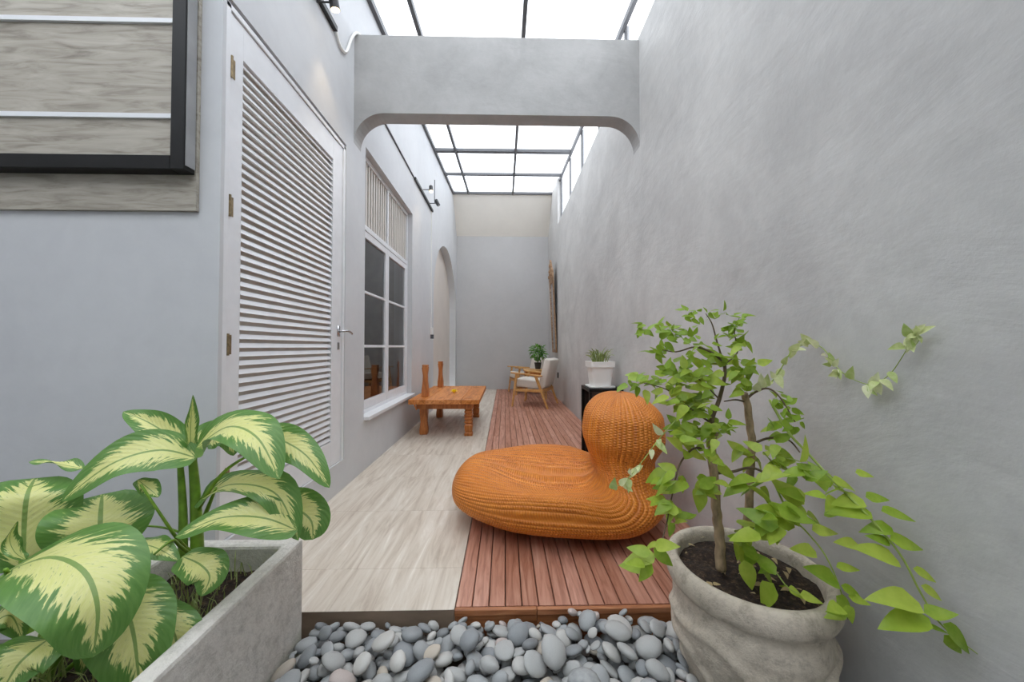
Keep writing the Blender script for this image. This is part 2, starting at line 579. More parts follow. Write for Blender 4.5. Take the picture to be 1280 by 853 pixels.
# left wall, cut for the door, window and arched niche
DY0, DY1, DZ0, DZ1 = YC, 2.709, 0.225, 2.70
WY0, WY1, WZ0, WZ1 = 3.08, 4.64, 0.475, 2.91
AY0, AY1, AZS, AZT = 6.03, 8.72, 1.98, 3.22
XB = -1.50
def wall_piece(mb, y0, y1, z0, z1, x0=XB, x1=XL):
    """z1 None: up to the roof line"""
    if z1 is None:
        mb.prism([(y0, z0), (y1, z0), (y1, roof_z(y1) + 0.06), (y0, roof_z(y0) + 0.06)], x0, x1)
    else:
        mb.box(x0, x1, y0, y1, z0, z1)
wl = MB()
XD = XL - 0.075
wall_piece(wl, DY0, DY1, GZ, DZ0, XD)
wall_piece(wl, DY0, DY1, DZ1, None, XD)
wall_piece(wl, DY0 + 0.145, DY1, GZ, None, XB, XD)
wall_piece(wl, DY1, WY0, GZ, None)
wall_piece(wl, WY0, WY1, GZ, WZ0)
wall_piece(wl, WY0, WY1, WZ1, None)
wall_piece(wl, WY1, AY0, GZ, None)
NA = 32
yc_, ra = (AY0 + AY1) / 2, (AY1 - AY0) / 2
arc = [(yc_ - ra * math.cos(math.pi * i / NA), AZS + (AZT - AZS) * math.sin(math.pi * i / NA)) for i in range(NA + 1)]
for (ya, za), (yb, zb) in zip(arc[:-1], arc[1:]):
    wl.prism([(ya, za), (yb, zb), (yb, roof_z(yb) + 0.06), (ya, roof_z(ya) + 0.06)], XB, XL)
wall_piece(wl, AY1, YF + 0.15, GZ, None)
struct(wl.build('wall_left', 'plaster_left'))
struct(MB().box(XB - 0.05, XL - 0.155, AY0 - 0.01, AY1 + 0.01, GZ, AZT + 0.02).build('wall_niche', 'niche_paint'))
struct(MB().box(-3.6, XL - 0.075, YC, YC + 0.14, GZ, 4.2).box(-3.6, XL - 0.002, YC - 0.02, YC - 0.0003, GZ, 4.2).build('wall_front_left', 'plaster_left'))
# unseen walls round the camera side, added to hold back open-sky light
struct(MB().box(-3.6, XR + 0.16, -1.95, -1.8, GZ, 4.0).build('wall_front_unseen', 'plaster_left'))
struct(MB().box(-3.6, -3.45, -1.8, YC, GZ, 4.1).build('wall_garden_unseen', 'plaster_left'))
# right wall with a raised end section past the clerestory
CY1 = 7.30
WT = 3.745
wr = MB().box(XR, XR + 0.16, -1.8, CY1, GZ, WT)
wr.prism([(CY1, GZ), (YF + 0.15, GZ), (YF + 0.15, roof_z(YF) + 0.1), (CY1, roof_z(CY1) + 0.06)], XR, XR + 0.16)
struct(wr.build('wall_right', 'plaster_right'))
struct(MB().box(XL - 0.2, XR + 0.16, YF, YF + 0.15, GZ, 4.95).build('wall_back', 'plaster_far'))
# sloping soffit under the far end of the roof
sf = MB().prism([(8.17, roof_z(8.17)), (8.17, roof_z(8.17) + 0.05), (YF, 4.07), (YF, 4.0)], XL, XR)
struct(sf.build('ceiling_far', 'soffit_paint'))
# cross beam with rounded lower corners
BY0, BY1, BZ0, BZ1, BR = 2.835, 2.975, 3.05, 3.71, 0.25
poly = [(XL, BZ1), (XL, BZ0 - BR)]
for i in range(13):
    a = math.pi / 2 * i / 12
    poly.append((XL + BR - BR * math.cos(a), BZ0 - BR + BR * math.sin(a)))
for i in range(13):
    a = math.pi / 2 * (1 - i / 12)
    poly.append((XR - BR + BR * math.cos(a), BZ0 - BR + BR * math.sin(a)))
poly += [(XR, BZ0 - BR), (XR, BZ1)]
bmv = MB()
n = len(poly)
# strips between top edge and lower outline keep the faces clean
low = poly[1:-1]
for (xa, za), (xb, zb) in zip(low[:-1], low[1:]):
    if xb - xa < 1e-5: continue
    bmv.add([(xa, BY0, za), (xb, BY0, zb), (xb, BY0, BZ1), (xa, BY0, BZ1), (xa, BY1, za), (xb, BY1, zb), (xb, BY1, BZ1), (xa, BY1, BZ1)],
            [(0, 1, 2, 3), (5, 4, 7, 6), (0, 4, 5, 1), (3, 2, 6, 7)])
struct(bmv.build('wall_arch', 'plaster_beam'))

# room behind the window
rm = MB()
rm.box(-3.6, -3.5, 1.75, 5.6, GZ, 3.2).box(-3.5, XB, 1.70, 1.75, GZ, 3.2).box(-3.5, XB, 5.6, 5.65, GZ, 3.2)
rm.box(-3.5, XB, 1.75, 5.6, 3.2, 3.25).box(-3.5, XB, 1.75, 5.6, GZ, 0.0)
struct(rm.build('wall_indoor', 'interior'))

# ------------------------------------------------------------------ skylight
roof = struct(empty('ceiling', (0, 1.9, roof_z(1.9))))
RX1 = 1.205
sl = 0.1025
def rbar(name, a, b_, w_, h_):
    a = Vector(a); b_ = Vector(b_)
    mb = MB()
    d = b_ - a
    up = Vector((0, -sl, 1)).normalized() if abs(d.y) > abs(d.x) else Vector((0, 0, 1))
    side = d.normalized().cross(up)
    pts = []
    for p in (a, b_):
        for s1, s2 in ((-1, -1), (1, -1), (1, 0), (-1, 0)):
            pts.append(p + side * s1 * w_ / 2 + up * s2 * h_)
    mb.add(pts, [(0, 3, 2, 1), (4, 5, 6, 7), (0, 1, 5, 4), (1, 2, 6, 5), (2, 3, 7, 6), (3, 0, 4, 7)])
    return mb.build(name, 'steel_grey', roof, world=True)
xs = [XL + 0.02, -0.872, 0.19, RX1 - 0.02]
YR0 = -1.75
yx = [-1.75, -1.2, -0.2, 0.83, 1.87, 2.93, 3.97, 5.0, 6.02, 7.05, 8.17]
for x in xs:
    rbar('rafter', (x, YR0, roof_z(YR0)), (x, 8.19, roof_z(8.19)), 0.04, 0.06)
for i, y in enumerate(yx):
    wdt = 0.075 if i in (4, 6, 8) else 0.045
    rbar('purlin', (XL, y, roof_z(y) - 0.002), (RX1, y, roof_z(y) - 0.002), wdt, 0.05)
for xa, xb in zip(xs[:-1], xs[1:]):
    for ya, yb in zip(yx[:-1], yx[1:]):
        mb = MB()
        z0, z1 = roof_z(ya) + 0.004, roof_z(yb) + 0.004
        mb.add([(xa, ya, z0), (xb, ya, z0), (xb, yb, z1), (xa, yb, z1)], [(0, 1, 2, 3)])
        mb.build('pane', 'roof_pane', roof, world=True)
for xa, xb in ((-3.45, -2.35), (-2.35, XL)):  # unseen panes over the garden side, added to even out the skylight
    for ya, yb in ((-1.75, -1.2), (-1.2, -0.2), (-0.2, 0.83), (0.83, YC)):
        z0, z1 = roof_z(ya) + 0.004, roof_z(yb) + 0.004
        MB().add([(xa, ya, z0), (xb, ya, z0), (xb, yb, z1), (xa, yb, z1)], [(0, 1, 2, 3)]).build('pane', 'roof_pane', roof, world=True)
# clerestory over the right wall
cw = struct(empty('window_2', (RX1, 2.4, WT)))
posts = [-1.75, -0.6, 0.42, 1.4, 2.38, 3.36, 4.34, 5.32, 6.29, CY1 - 0.02]
for y in posts:
    t_ = 0.06 if abs(y - 5.32) < 0.01 else 0.035
    MB().box(RX1, RX1 + 0.04, y - t_ / 2, y + t_ / 2, WT, roof_z(y) - 0.02).build('post', 'steel_grey', cw, world=True)
for ya, yb in zip(posts[:-1], posts[1:]):
    mb = MB().add([(RX1 + 0.02, ya, WT), (RX1 + 0.02, yb, WT), (RX1 + 0.02, yb, roof_z(yb)), (RX1 + 0.02, ya, roof_z(ya))], [(0, 1, 2, 3)])
    mb.build('pane', 'clerestory_pane', cw, world=True)

# ------------------------------------------------------------------ tiled floor
floor = struct(MB().box(XL, -0.212, Y0 + 0.012, YF, GZ + 0.001, -0.0025).build('floor', 'floor_tile'))
TX = [XL, -0.735, -0.212]
TY = [Y0] + [1.727 + 0.6 * i for i in range(12)] + [YF]
g = 0.0006
tile_cache = {}
for xa, xb in zip(TX[:-1], TX[1:]):
    for ya, yb in zip(TY[:-1], TY[1:]):
        key = (round(xb - xa, 3), round(yb - ya, 3))
        if key not in tile_cache:
            tile_cache[key] = MB().box(-(xb - xa) / 2 + g, (xb - xa) / 2 - g, -(yb - ya) / 2 + g, (yb - ya) / 2 - g, -0.0024, 0).mesh('tile', 'floor_tile')
        link_obj('tile', tile_cache[key], floor).location = ((xa + xb) / 2, (ya + yb) / 2, 0)
MB().box(XL, -0.214, Y0 + 0.006, Y0 + 0.0115, GZ + 0.001, -0.003).build('riser', 'riser_stone', floor)

# ------------------------------------------------------------------ timber deck
deck = empty('wooden_deck', (0.46, Y0, 0), label='red-brown timber plank deck running along the right wall', cat='deck')
DX0, DX1 = -0.210, XR - 0.002
NP = 19
pitch = (DX1 - DX0) / NP
gap = 0.0045
plank_cache = {}
def plank_mesh(L):
    k = round(L, 3)
    if k not in plank_cache:
        hw = pitch / 2 - gap / 2
        c = 0.0025
        prof = [(-hw, -0.03), (hw, -0.03), (hw, -c), (hw - c, 0), (-hw + c, 0), (-hw, -c)]
        vs_ = [(x, y, z) for y in (-L / 2, L / 2) for x, z in prof]
        fs = [(0, 1, 2, 3, 4, 5), (11, 10, 9, 8, 7, 6)] + [(i, i + 6, (i + 1) % 6 + 6, (i + 1) % 6) for i in range(6)]
        plank_cache[k] = MB().add(vs_, fs).mesh('plank', 'deck_wood')
    return plank_cache[k]
for i in range(NP):
    x = DX0 + (i + 0.5) * pitch
    if i in (0,):
        cuts = [Y0 + 0.016, 3.6, 6.2, YF]
    else:
        a = 3.0 + 0.55 * ((i * 2) % 3) + 0.15 * (i % 2)
        cuts = [Y0 + 0.016, a, a + 2.3, YF]
    for ya, yb in zip(cuts[:-1], cuts[1:]):
        L = yb - ya - 0.003
        o = link_obj('plank', plank_mesh(L), deck)
        o.location = (x - 0.46, (ya + yb) / 2 - Y0, random.uniform(-0.0012, 0.0))
MB().box(DX0 + 0.005, DX1, Y0 + 0.04, YF, -0.14, -0.034).build('substructure', 'dark_gap', deck, world=True)
for xa, xb, dz in ((DX0, 0.135, 0.0), (0.137, DX1, -0.001)):
    MB().box(xa, xb, Y0 - 0.004, Y0 + 0.015, -0.026, -0.001 + dz).build('edge_strip', 'fascia_wood', deck, bevel=0.003, world=True)
    MB().box(xa, xb, Y0 + 0.004, Y0 + 0.022, -0.14, -0.0275).build('fascia_board', 'fascia_wood', deck, bevel=0.002, world=True)

# ------------------------------------------------------------------ louvred door
door = struct(empty('door_1', (XL, (DY0 + DY1) / 2, DZ0)))
xf = XL - 0.012      # leaf face
MB().box(xf - 0.06, XL - 0.004, DY1 - 0.03, DY1 - 0.001, DZ0, DZ1 - 0.02).build('jamb', 'white_paint', door, bevel=0.003, world=True)
MB().box(xf - 0.06, XL - 0.004, DY0 + 0.001, DY0 + 0.03, DZ0, DZ1 - 0.02).build('jamb', 'white_paint', door, bevel=0.003, world=True)
MB().box(xf - 0.06, XL - 0.004, DY0 + 0.001, DY1 - 0.001, DZ1 - 0.045, DZ1 - 0.018).build('head', 'white_paint', door, bevel=0.003, world=True)
LY0, LY1, LZ0, LZ1 = DY0 + 0.033, DY1 - 0.034, DZ0 + 0.004, DZ1 - 0.05
SY0, SY1, SZ0, SZ1 = 1.66, 2.53, 0.405, 2.49
leaf = MB().box(xf - 0.05, xf, LY0, SY0, LZ0, LZ1).build('stile', 'white_paint', door, bevel=0.002, world=True)
MB().box(xf - 0.05, xf, SY1, LY1, LZ0, LZ1).build('stile', 'white_paint', door, bevel=0.002, world=True)
MB().box(xf - 0.05, xf - 0.0005, SY0, SY1, SZ1, LZ1).build('rail', 'white_paint', door, world=True)
MB().box(xf - 0.05, xf - 0.0005, SY0, SY1, LZ0, SZ0).build('rail', 'white_paint', door, world=True)
MB().box(xf - 0.052, xf - 0.030, SY0, SY1, SZ0, SZ1).build('back_panel', 'cream_paint', door, world=True)
NS = 49
sp = (SZ1 - SZ0) / NS
smesh = MB().obox(Matrix.Rotation(R(66), 4, 'Y'), 0.0250, SY1 - SY0 + 0.004, 0.005).mesh('slat', 'white_paint')
for i in range(NS):
    o = link_obj('slat', smesh, door)
    o.location = Vector((xf - 0.011, (SY0 + SY1) / 2, SZ0 + (i + 0.5) * sp)) - door.location
for py in (83, 258, 431, 596):
    p = atX(288, py, xf)
    hg = MB()
    hg.tube([(xf + 0.006, LY0 + 0.004, p.z - 0.05), (xf + 0.006, LY0 + 0.004, p.z + 0.05)], 0.006, 8)
    hg.box(xf - 0.001, xf + 0.002, LY0 + 0.004, LY0 + 0.03, p.z - 0.045, p.z + 0.045)
    hg.build('hinge', 'brass_old', door, world=True)
hz = 1.21
hd = MB().box(xf, xf + 0.006, 2.605, 2.645, hz - 0.03, hz + 0.05)
hd.tube([(xf, 2.625, hz + 0.01), (xf + 0.05, 2.625, hz + 0.01)], 0.009, 8)
hd.tube(catmull([(xf + 0.05, 2.622, hz + 0.01), (xf + 0.055, 2.66, hz + 0.014), (xf + 0.055, 2.70, hz + 0.008), (xf + 0.055, 2.735, hz - 0.006)], 8), 0.009, 8)
hd.build('handle', 'chrome', door, world=True, smooth=True)
MB().box(xf, xf + 0.005, 2.608, 2.64, hz - 0.13, hz - 0.075).build('keyhole_plate', 'chrome', door, world=True, bevel=0.002)

# ------------------------------------------------------------------ casement window
win = struct(empty('window_1', (XL, (WY0 + WY1) / 2, WZ0)))
xw = XL - 0.06
TZ = 2.225           # transom
fw = 0.045
def wbox(name, y0, y1, z0, z1, x0=None, x1=None, mat='white_paint', parent=win, bev=0.003):
    return MB().box(xw - 0.05 if x0 is None else x0, xw if x1 is None else x1, y0, y1, z0, z1).build(name, mat, parent, bevel=bev, world=True)
wbox('frame_jamb', WY0, WY0 + fw, WZ0, WZ1)
wbox('frame_jamb', WY1 - fw, WY1, WZ0, WZ1)
wbox('frame_head', WY0 + fw, WY1 - fw, WZ1 - fw, WZ1)
wbox('frame_bottom', WY0 + fw, WY1 - fw, WZ0, WZ0 + 0.035)
wbox('transom', WY0 + fw, WY1 - fw, TZ - 0.02, TZ + 0.03)
ym = (WY0 + WY1) / 2
wbox('mullion', ym - 0.02, ym + 0.02, TZ + 0.03, WZ1 - fw)
MB().box(xw - 0.02, XL + 0.045, WY0, WY1 + 0.02, WZ0 - 0.03, WZ0 + 0.002).build('window_sill', 'white_paint', win, bevel=0.004, world=True)
slat_h = WZ1 - fw - TZ - 0.03
bar_m = MB().box(-0.012, 0.012, -0.014, 0.014, -slat_h / 2, slat_h / 2).mesh('bar', 'cream_paint')
for (ya, yb) in ((WY0 + fw, ym - 0.02), (ym + 0.02, WY1 - fw)):
    nb = 11
    for k in range(nb):
        o = link_obj('bar', bar_m, win)
        o.location = Vector((xw - 0.025, ya + (k + 0.5) * (yb - ya) / nb, TZ + 0.03 + slat_h / 2)) - win.location
MB().box(xw - 0.048, xw - 0.044, WY0 + fw, WY1 - fw, TZ + 0.03, WZ1 - fw).build('backing', 'grey_box', win, world=True)
CZ0, CZ1 = WZ0 + 0.037, TZ - 0.022
for (ya, yb) in ((WY0 + fw + 0.002, ym - 0.002), (ym + 0.002, WY1 - fw - 0.002)):
    st = 0.05
    xc = xw - 0.006
    cs = MB().box(xc - 0.035, xc, ya, ya + st, CZ0, CZ1).box(xc - 0.035, xc, yb - st, yb, CZ0, CZ1)
    cs.box(xc - 0.035, xc, ya + st, yb - st, CZ0, CZ0 + 0.08).box(xc - 0.035, xc, ya + st, yb - st, CZ1 - 0.065, CZ1)
    cas = cs.build('casement', 'white_paint', win, world=True)
    z0, z1 = CZ0 + 0.08, CZ1 - 0.065
    hh = (z1 - z0) / 3
    for k in (1, 2):
        MB().box(xc - 0.03, xc - 0.002, ya + st, yb - st, z0 + k * hh - 0.0125, z0 + k * hh + 0.0125).build('muntin', 'white_paint', cas, world=True, bevel=0.003)
    for k in range(3):
        MB().add([(xc - 0.018, ya + st, z0 + k * hh), (xc - 0.018, yb - st, z0 + k * hh), (xc - 0.018, yb - st, z0 + (k + 1) * hh), (xc - 0.018, ya + st, z0 + (k + 1) * hh)],
                 [(0, 1, 2, 3)]).build('pane', 'window_glass', cas, world=True)

# ------------------------------------------------------------------ framed panel on the near left wall
sg = empty('framed_panel', (-1.9, YC, 1.69), label='black-framed grey wood panel with white strips on the grey wall', cat='panel')
yb_ = YC - 0.021
MB().box(-3.3, -1.349, yb_ - 0.016, yb_, 1.695, 3.4).build('backing_board', 'grey_plank', sg, world=True)
FX1, FZ0 = -1.354, 1.85
fy0 = 1.455
MB().box(FX1 - 0.058, FX1, fy0, yb_ - 0.017, FZ0, 3.4).build('frame_stile', 'dark_frame', sg, world=True, bevel=0.003)
MB().box(-3.3, FX1 - 0.058, fy0, yb_ - 0.017, FZ0, FZ0 + 0.06).build('frame_rail', 'dark_frame', sg, world=True, bevel=0.003)
MB().box(FX1 + 0.0005, FX1 + 0.003, fy0 + 0.006, yb_ - 0.02, FZ0 + 0.02, 3.4).build('side_sheen', 'grey_box', sg, world=True)  # grey strip paints the reflection on the frame's black side
for za, zb in ((FZ0 + 0.06, 2.075), (2.095, 2.487), (2.509, 2.9), (2.922, 3.4)):
    MB().box(-3.3, FX1 - 0.058, fy0 + 0.022, fy0 + 0.04, za, zb).build('plank', 'grey_plank', sg, world=True)
for zc in (2.085, 2.498, 2.911):
    MB().box(-3.3, FX1 - 0.058, fy0 + 0.012, fy0 + 0.04, zc - 0.0098, zc + 0.0098).build('white_strip', 'white_paint', sg, world=True)

# ------------------------------------------------------------------ track lights and conduit
def spot(parent, p, aim, on=True):
    """lamp head hanging off the track at p, aimed along aim"""
    aim = Vector(aim).normalized()
    hd_ = MB().tube([p - aim * 0.05, p + aim * 0.05], 0.03, 14).build('lamp_head', 'black_metal', parent, world=True, smooth=False)
    MB().tube([p + aim * 0.046, p + aim * 0.053], 0.026, 14).build('lens', 'lamp_lens' if on else 'chrome', hd_, world=True)
    MB().tube([Vector((XL + 0.02, p.y, p.z - 0.01)), Vector((p.x, p.y, p.z - 0.01))], 0.006, 6).build('arm', 'black_metal', parent, world=True)
    if on:
        ld = bpy.data.lights.new('spot_light', 'SPOT')
        ld.energy = 4.0; ld.color = (1.0, 0.75, 0.45); ld.spot_size = R(70); ld.spot_blend = 0.6; ld.shadow_soft_size = 0.03
        lo = link_obj('spot_light', ld, parent)
        lo.location = (p + aim * 0.06) - origin_of(parent)
        lo.rotation_euler = aim.to_track_quat('-Z', 'Y').to_euler()
TZL = 3.43
tr1 = empty('track_light', (XL, 2.0, TZL), label='black track light on the wall above the louvred door', cat='lamp')
MB().box(XL + 0.001, XL + 0.03, 1.62, 2.49, TZL - 0.018, TZL + 0.018).build('track', 'black_metal', tr1, world=True)
spot(tr1, atX(417, 1, XL + 0.13), (0.12, 0.25, -1))
MB().tube(catmull([(XL + 0.015, 2.49, TZL), (XL + 0.014, 2.56, TZL - 0.06), (XL + 0.014, 2.66, TZL - 0.02), (XL + 0.014, 2.75, TZL + 0.17), (XL + 0.02, 2.82, TZL + 0.28), (XL + 0.04, 2.86, BZ1 + 0.012)], 24), 0.011, 8).build('cable', 'plastic_white', tr1, world=True, smooth=True)
tr2 = empty('track_light', (XL, 5.2, TZL), label='black track light with two spot heads above the tall window', cat='lamp')
MB().box(XL + 0.001, XL + 0.03, 4.70, 5.85, TZL - 0.018, TZL + 0.018).build('track', 'black_metal', tr2, world=True)
MB().tube([(XL + 0.009, 3.03, TZL), (XL + 0.009, 4.70, TZL)], 0.009, 8).build('conduit', 'steel_grey', tr2, world=True)
spot(tr2, Vector((XL + 0.14, 5.15, TZL + 0.06)), (0.15, -0.45, -1))
spot(tr2, Vector((XL + 0.14, 5.62, TZL + 0.05)), (0.5, -0.1, -1), False)
MB().tube([(XL + 0.1, 5.6, TZL + 0.03), (XL + 0.1, 5.6, TZL + 0.42)], 0.008, 6).build('rod', 'steel_grey', tr2, world=True)
cd = empty('wall_conduit', (XL, 5.80, 1.12), label='white vertical conduit with switch box beside the arched niche', cat='conduit')
MB().box(XL + 0.001, XL + 0.014, 5.80, 5.82, 1.42, TZL - 0.02).build('conduit', 'plastic_white', cd, world=True)
MB().box(XL + 0.001, XL + 0.035, 5.765, 5.855, 1.31, 1.43).build('switch_box', 'plastic_white', cd, world=True, bevel=0.004)
MB().box(XL + 0.001, XL + 0.05, 5.79, 5.83, 1.24, 1.309).build('plug', 'steel_grey', cd, world=True)

# carved panel hanging tilted on the far right wall
cp = empty('carved_mirror', (XR, 7.6, 1.0), label='tall brown carved wooden mirror frame hanging on the right wall', cat='mirror')
def cpt(y, z, off):   # leaning out towards the top
    return (XR - 0.012 - (z - 0.98) * 0.042 - off, y, z)
for ya, yb in ((7.35, 7.41), (7.84, 7.90)):
    mb = MB()
    pts = [cpt(y, z, o_) for z in (0.98, 2.62) for y, o_ in ((ya, 0.0), (yb, 0.0), (yb, 0.03), (ya, 0.03))]
    mb.add(pts, [(0, 3, 2, 1), (4, 5, 6, 7), (0, 1, 5, 4), (1, 2, 6, 5), (2, 3, 7, 6), (3, 0, 4, 7)])
    mb.build('stile', 'carved_wood', cp, world=True, bevel=0.006)
for za, zb in ((0.98, 1.05), (2.52, 2.62)):
    pts = [cpt(y, z, o_) for z in (za, zb) for y, o_ in ((7.41, 0.0), (7.84, 0.0), (7.84, 0.028), (7.41, 0.028))]
    MB().add(pts, [(0, 3, 2, 1), (4, 5, 6, 7), (0, 1, 5, 4), (1, 2, 6, 5), (2, 3, 7, 6), (3, 0, 4, 7)]).build('rail', 'carved_wood', cp, world=True, bevel=0.006)
MB().add([cpt(7.41, 1.05, 0.012), cpt(7.84, 1.05, 0.012), cpt(7.84, 2.52, 0.012), cpt(7.41, 2.52, 0.012)], [(0, 1, 2, 3)]).build('glass', 'chrome', cp, world=True)
mb = MB()
cres = [(7.33, 2.60), (7.92, 2.60), (7.88, 2.78), (7.76, 2.86), (7.70, 2.98), (7.625, 3.06), (7.55, 2.98), (7.49, 2.86), (7.37, 2.78)]
k = len(cres)
mb.add([cpt(y, z, 0.0) for y, z in cres] + [cpt(y, z, 0.036) for y, z in cres],
       [tuple(range(k)), tuple(range(2 * k - 1, k - 1, -1))] + [(i, i + k, (i + 1) % k + k, (i + 1) % k) for i in range(k)])
for (y, z, r_) in ((7.42, 2.70, 0.05), (7.54, 2.80, 0.05), (7.625, 2.92, 0.06), (7.71, 2.80, 0.05), (7.83, 2.70, 0.05), (7.625, 2.72, 0.06)):
    c = Vector(cpt(y, z, 0.03))
    mb.tube([c + Vector((0.0, 0, 0)), c - Vector((0.02, 0, 0)), c - Vector((0.032, 0, 0))], [r_, r_ * 0.8, r_ * 0.3], 8)
mb.build('carved_crest', 'carved_wood', cp, world=True, bevel=0.004)
tag(MB().box(XR - 0.02, XR - 0.001, 7.22, 7.30, 0.44, 0.56).build('wall_socket', 'black_metal', bevel=0.003),
    'small dark electrical socket low on the right wall behind the armchair', 'socket')

# ------------------------------------------------------------------ carved low table with two posts
ct = empty('coffee_table', (-0.74, 4.89, 0), label='rustic brown wooden low table with two upright posts on one side', cat='table')
tz0, tz1 = 0.405, 0.463
for i, (xa, xb) in enumerate(((-1.165, -0.955), (-0.953, -0.745), (-0.743, -0.53), (-0.528, -0.308))):
    MB().box(xa, xb, 4.15, 5.63, tz0, tz1 - 0.002 * (i % 2)).build('top_board', 'teak_table', ct, world=True, bevel=0.006)
MB().box(-1.09, -0.39, 4.235, 4.275, 0.335, tz0).build('apron', 'teak_post', ct, world=True, bevel=0.004)
MB().box(-1.09, -0.39, 5.45, 5.49, 0.335, tz0).build('apron', 'teak_post', ct, world=True, bevel=0.004)
MB().box(-1.04, -1.0, 4.275, 5.45, 0.335, tz0).build('apron', 'teak_post', ct, world=True, bevel=0.004)
MB().box(-0.47, -0.43, 4.275, 5.45, 0.335, tz0).build('apron', 'teak_post', ct, world=True, bevel=0.004)
def post_mesh(prof, x, y):
    mb = MB()
    b0 = len(mb.v)
    for z, hw, hd2 in prof:
        for sx, sy in ((-1, -1), (1, -1), (1, 1), (-1, 1)):
            mb.v.append((x + sx * hw, y + sy * hd2, z))
    for i in range(len(prof) - 1):
        for k_ in range(4):
            a = i * 4 + k_; b2 = i * 4 + (k_ + 1) % 4
            mb.f.append((a, b2, b2 + 4, a + 4))
    mb.f.append((3, 2, 1, 0)); e = (len(prof) - 1) * 4
    mb.f.append((e, e + 1, e + 2, e + 3))
    return mb
for y in (4.36, 5.40):
    post_mesh([(0, .046, .046), (0.05, .05, .05), (0.16, .038, .04), (0.25, .046, .046), (tz0 - 0.001, .05, .05)], -1.02, y).build('leg', 'teak_post', ct, world=True, bevel=0.006)
    post_mesh([(tz1 + 0.0005, .043, .04), (0.55, .042, .038), (0.66, .030, .030), (0.74, .028, .028), (0.80, .036, .033), (0.83, .040, .036), (0.845, .034, .034), (0.87, .038, .036)], -1.02, y + 0.06).build('post', 'teak_post', ct, world=True, bevel=0.005)
for y in (4.29, 5.40):
    prof = [(0, .05, .05), (0.03, .05, .05), (0.045, .038, .038)]
    prof += [(0.06, .046, .046), (0.13, .05, .05)]
    z = 0.15
    while z < 0.36:
        prof += [(z, .036, .036), (z + 0.012, .05, .05), (z + 0.028, .05, .05)]
        z += 0.042
    prof += [(tz0 - 0.001, .05, .05)]
    post_mesh(prof, -0.45, y).build('carved_leg', 'teak_post', ct, world=True, bevel=0.003)
    MB().box(-0.5, -0.4, y - 0.05, y + 0.05, tz1 - 0.0005, tz1 + 0.002).build('tenon', 'teak_post', ct, world=True)
mb = MB()
MB().tube(catmull([(-1.085, 4.147, 0.30 + 0.16), (-1.085, 4.147, 0.40), (-1.085, 4.2, 0.36), (-1.085, 4.23, 0.33)], 6), 0.009, 6).build('rope_tie', 'teak_table', ct, world=True)
fl = empty('flower', (-0.70, 4.74, tz1 + 0.003), label='small yellow flower head lying on the low wooden table', cat='flower')
mb = MB()
for ring, (n_, rr, tilt) in enumerate(((11, 0.062, 0.3), (9, 0.055, 0.75), (7, 0.045, 1.15))):
    for k in range(n_):
        a = 2 * math.pi * (k + 0.3 * ring) / n_
        d = Vector((math.cos(a), math.sin(a), 0))
        s_ = Vector((-math.sin(a), math.cos(a), 0))
        p1 = d * rr * 0.5 * math.cos(tilt) + Vector((0, 0, 0.015 + rr * 0.5 * math.sin(tilt)))
        p2 = d * rr * math.cos(tilt) + Vector((0, 0, 0.012 + rr * math.sin(tilt)))
        mb.add([d * 0.004 + Vector((0, 0, 0.01)), p1 + s_ * 0.018, p2, p1 - s_ * 0.018], [(0, 1, 2, 3)])
mb.build('petals', 'flower_yellow', fl)
MB().lathe([(0.0, 0.0), (0.016, 0.002), (0.02, 0.012), (0.012, 0.022), (0.0, 0.024)], 10).build('flower_centre', 'flower_yellow', fl, smooth=True)

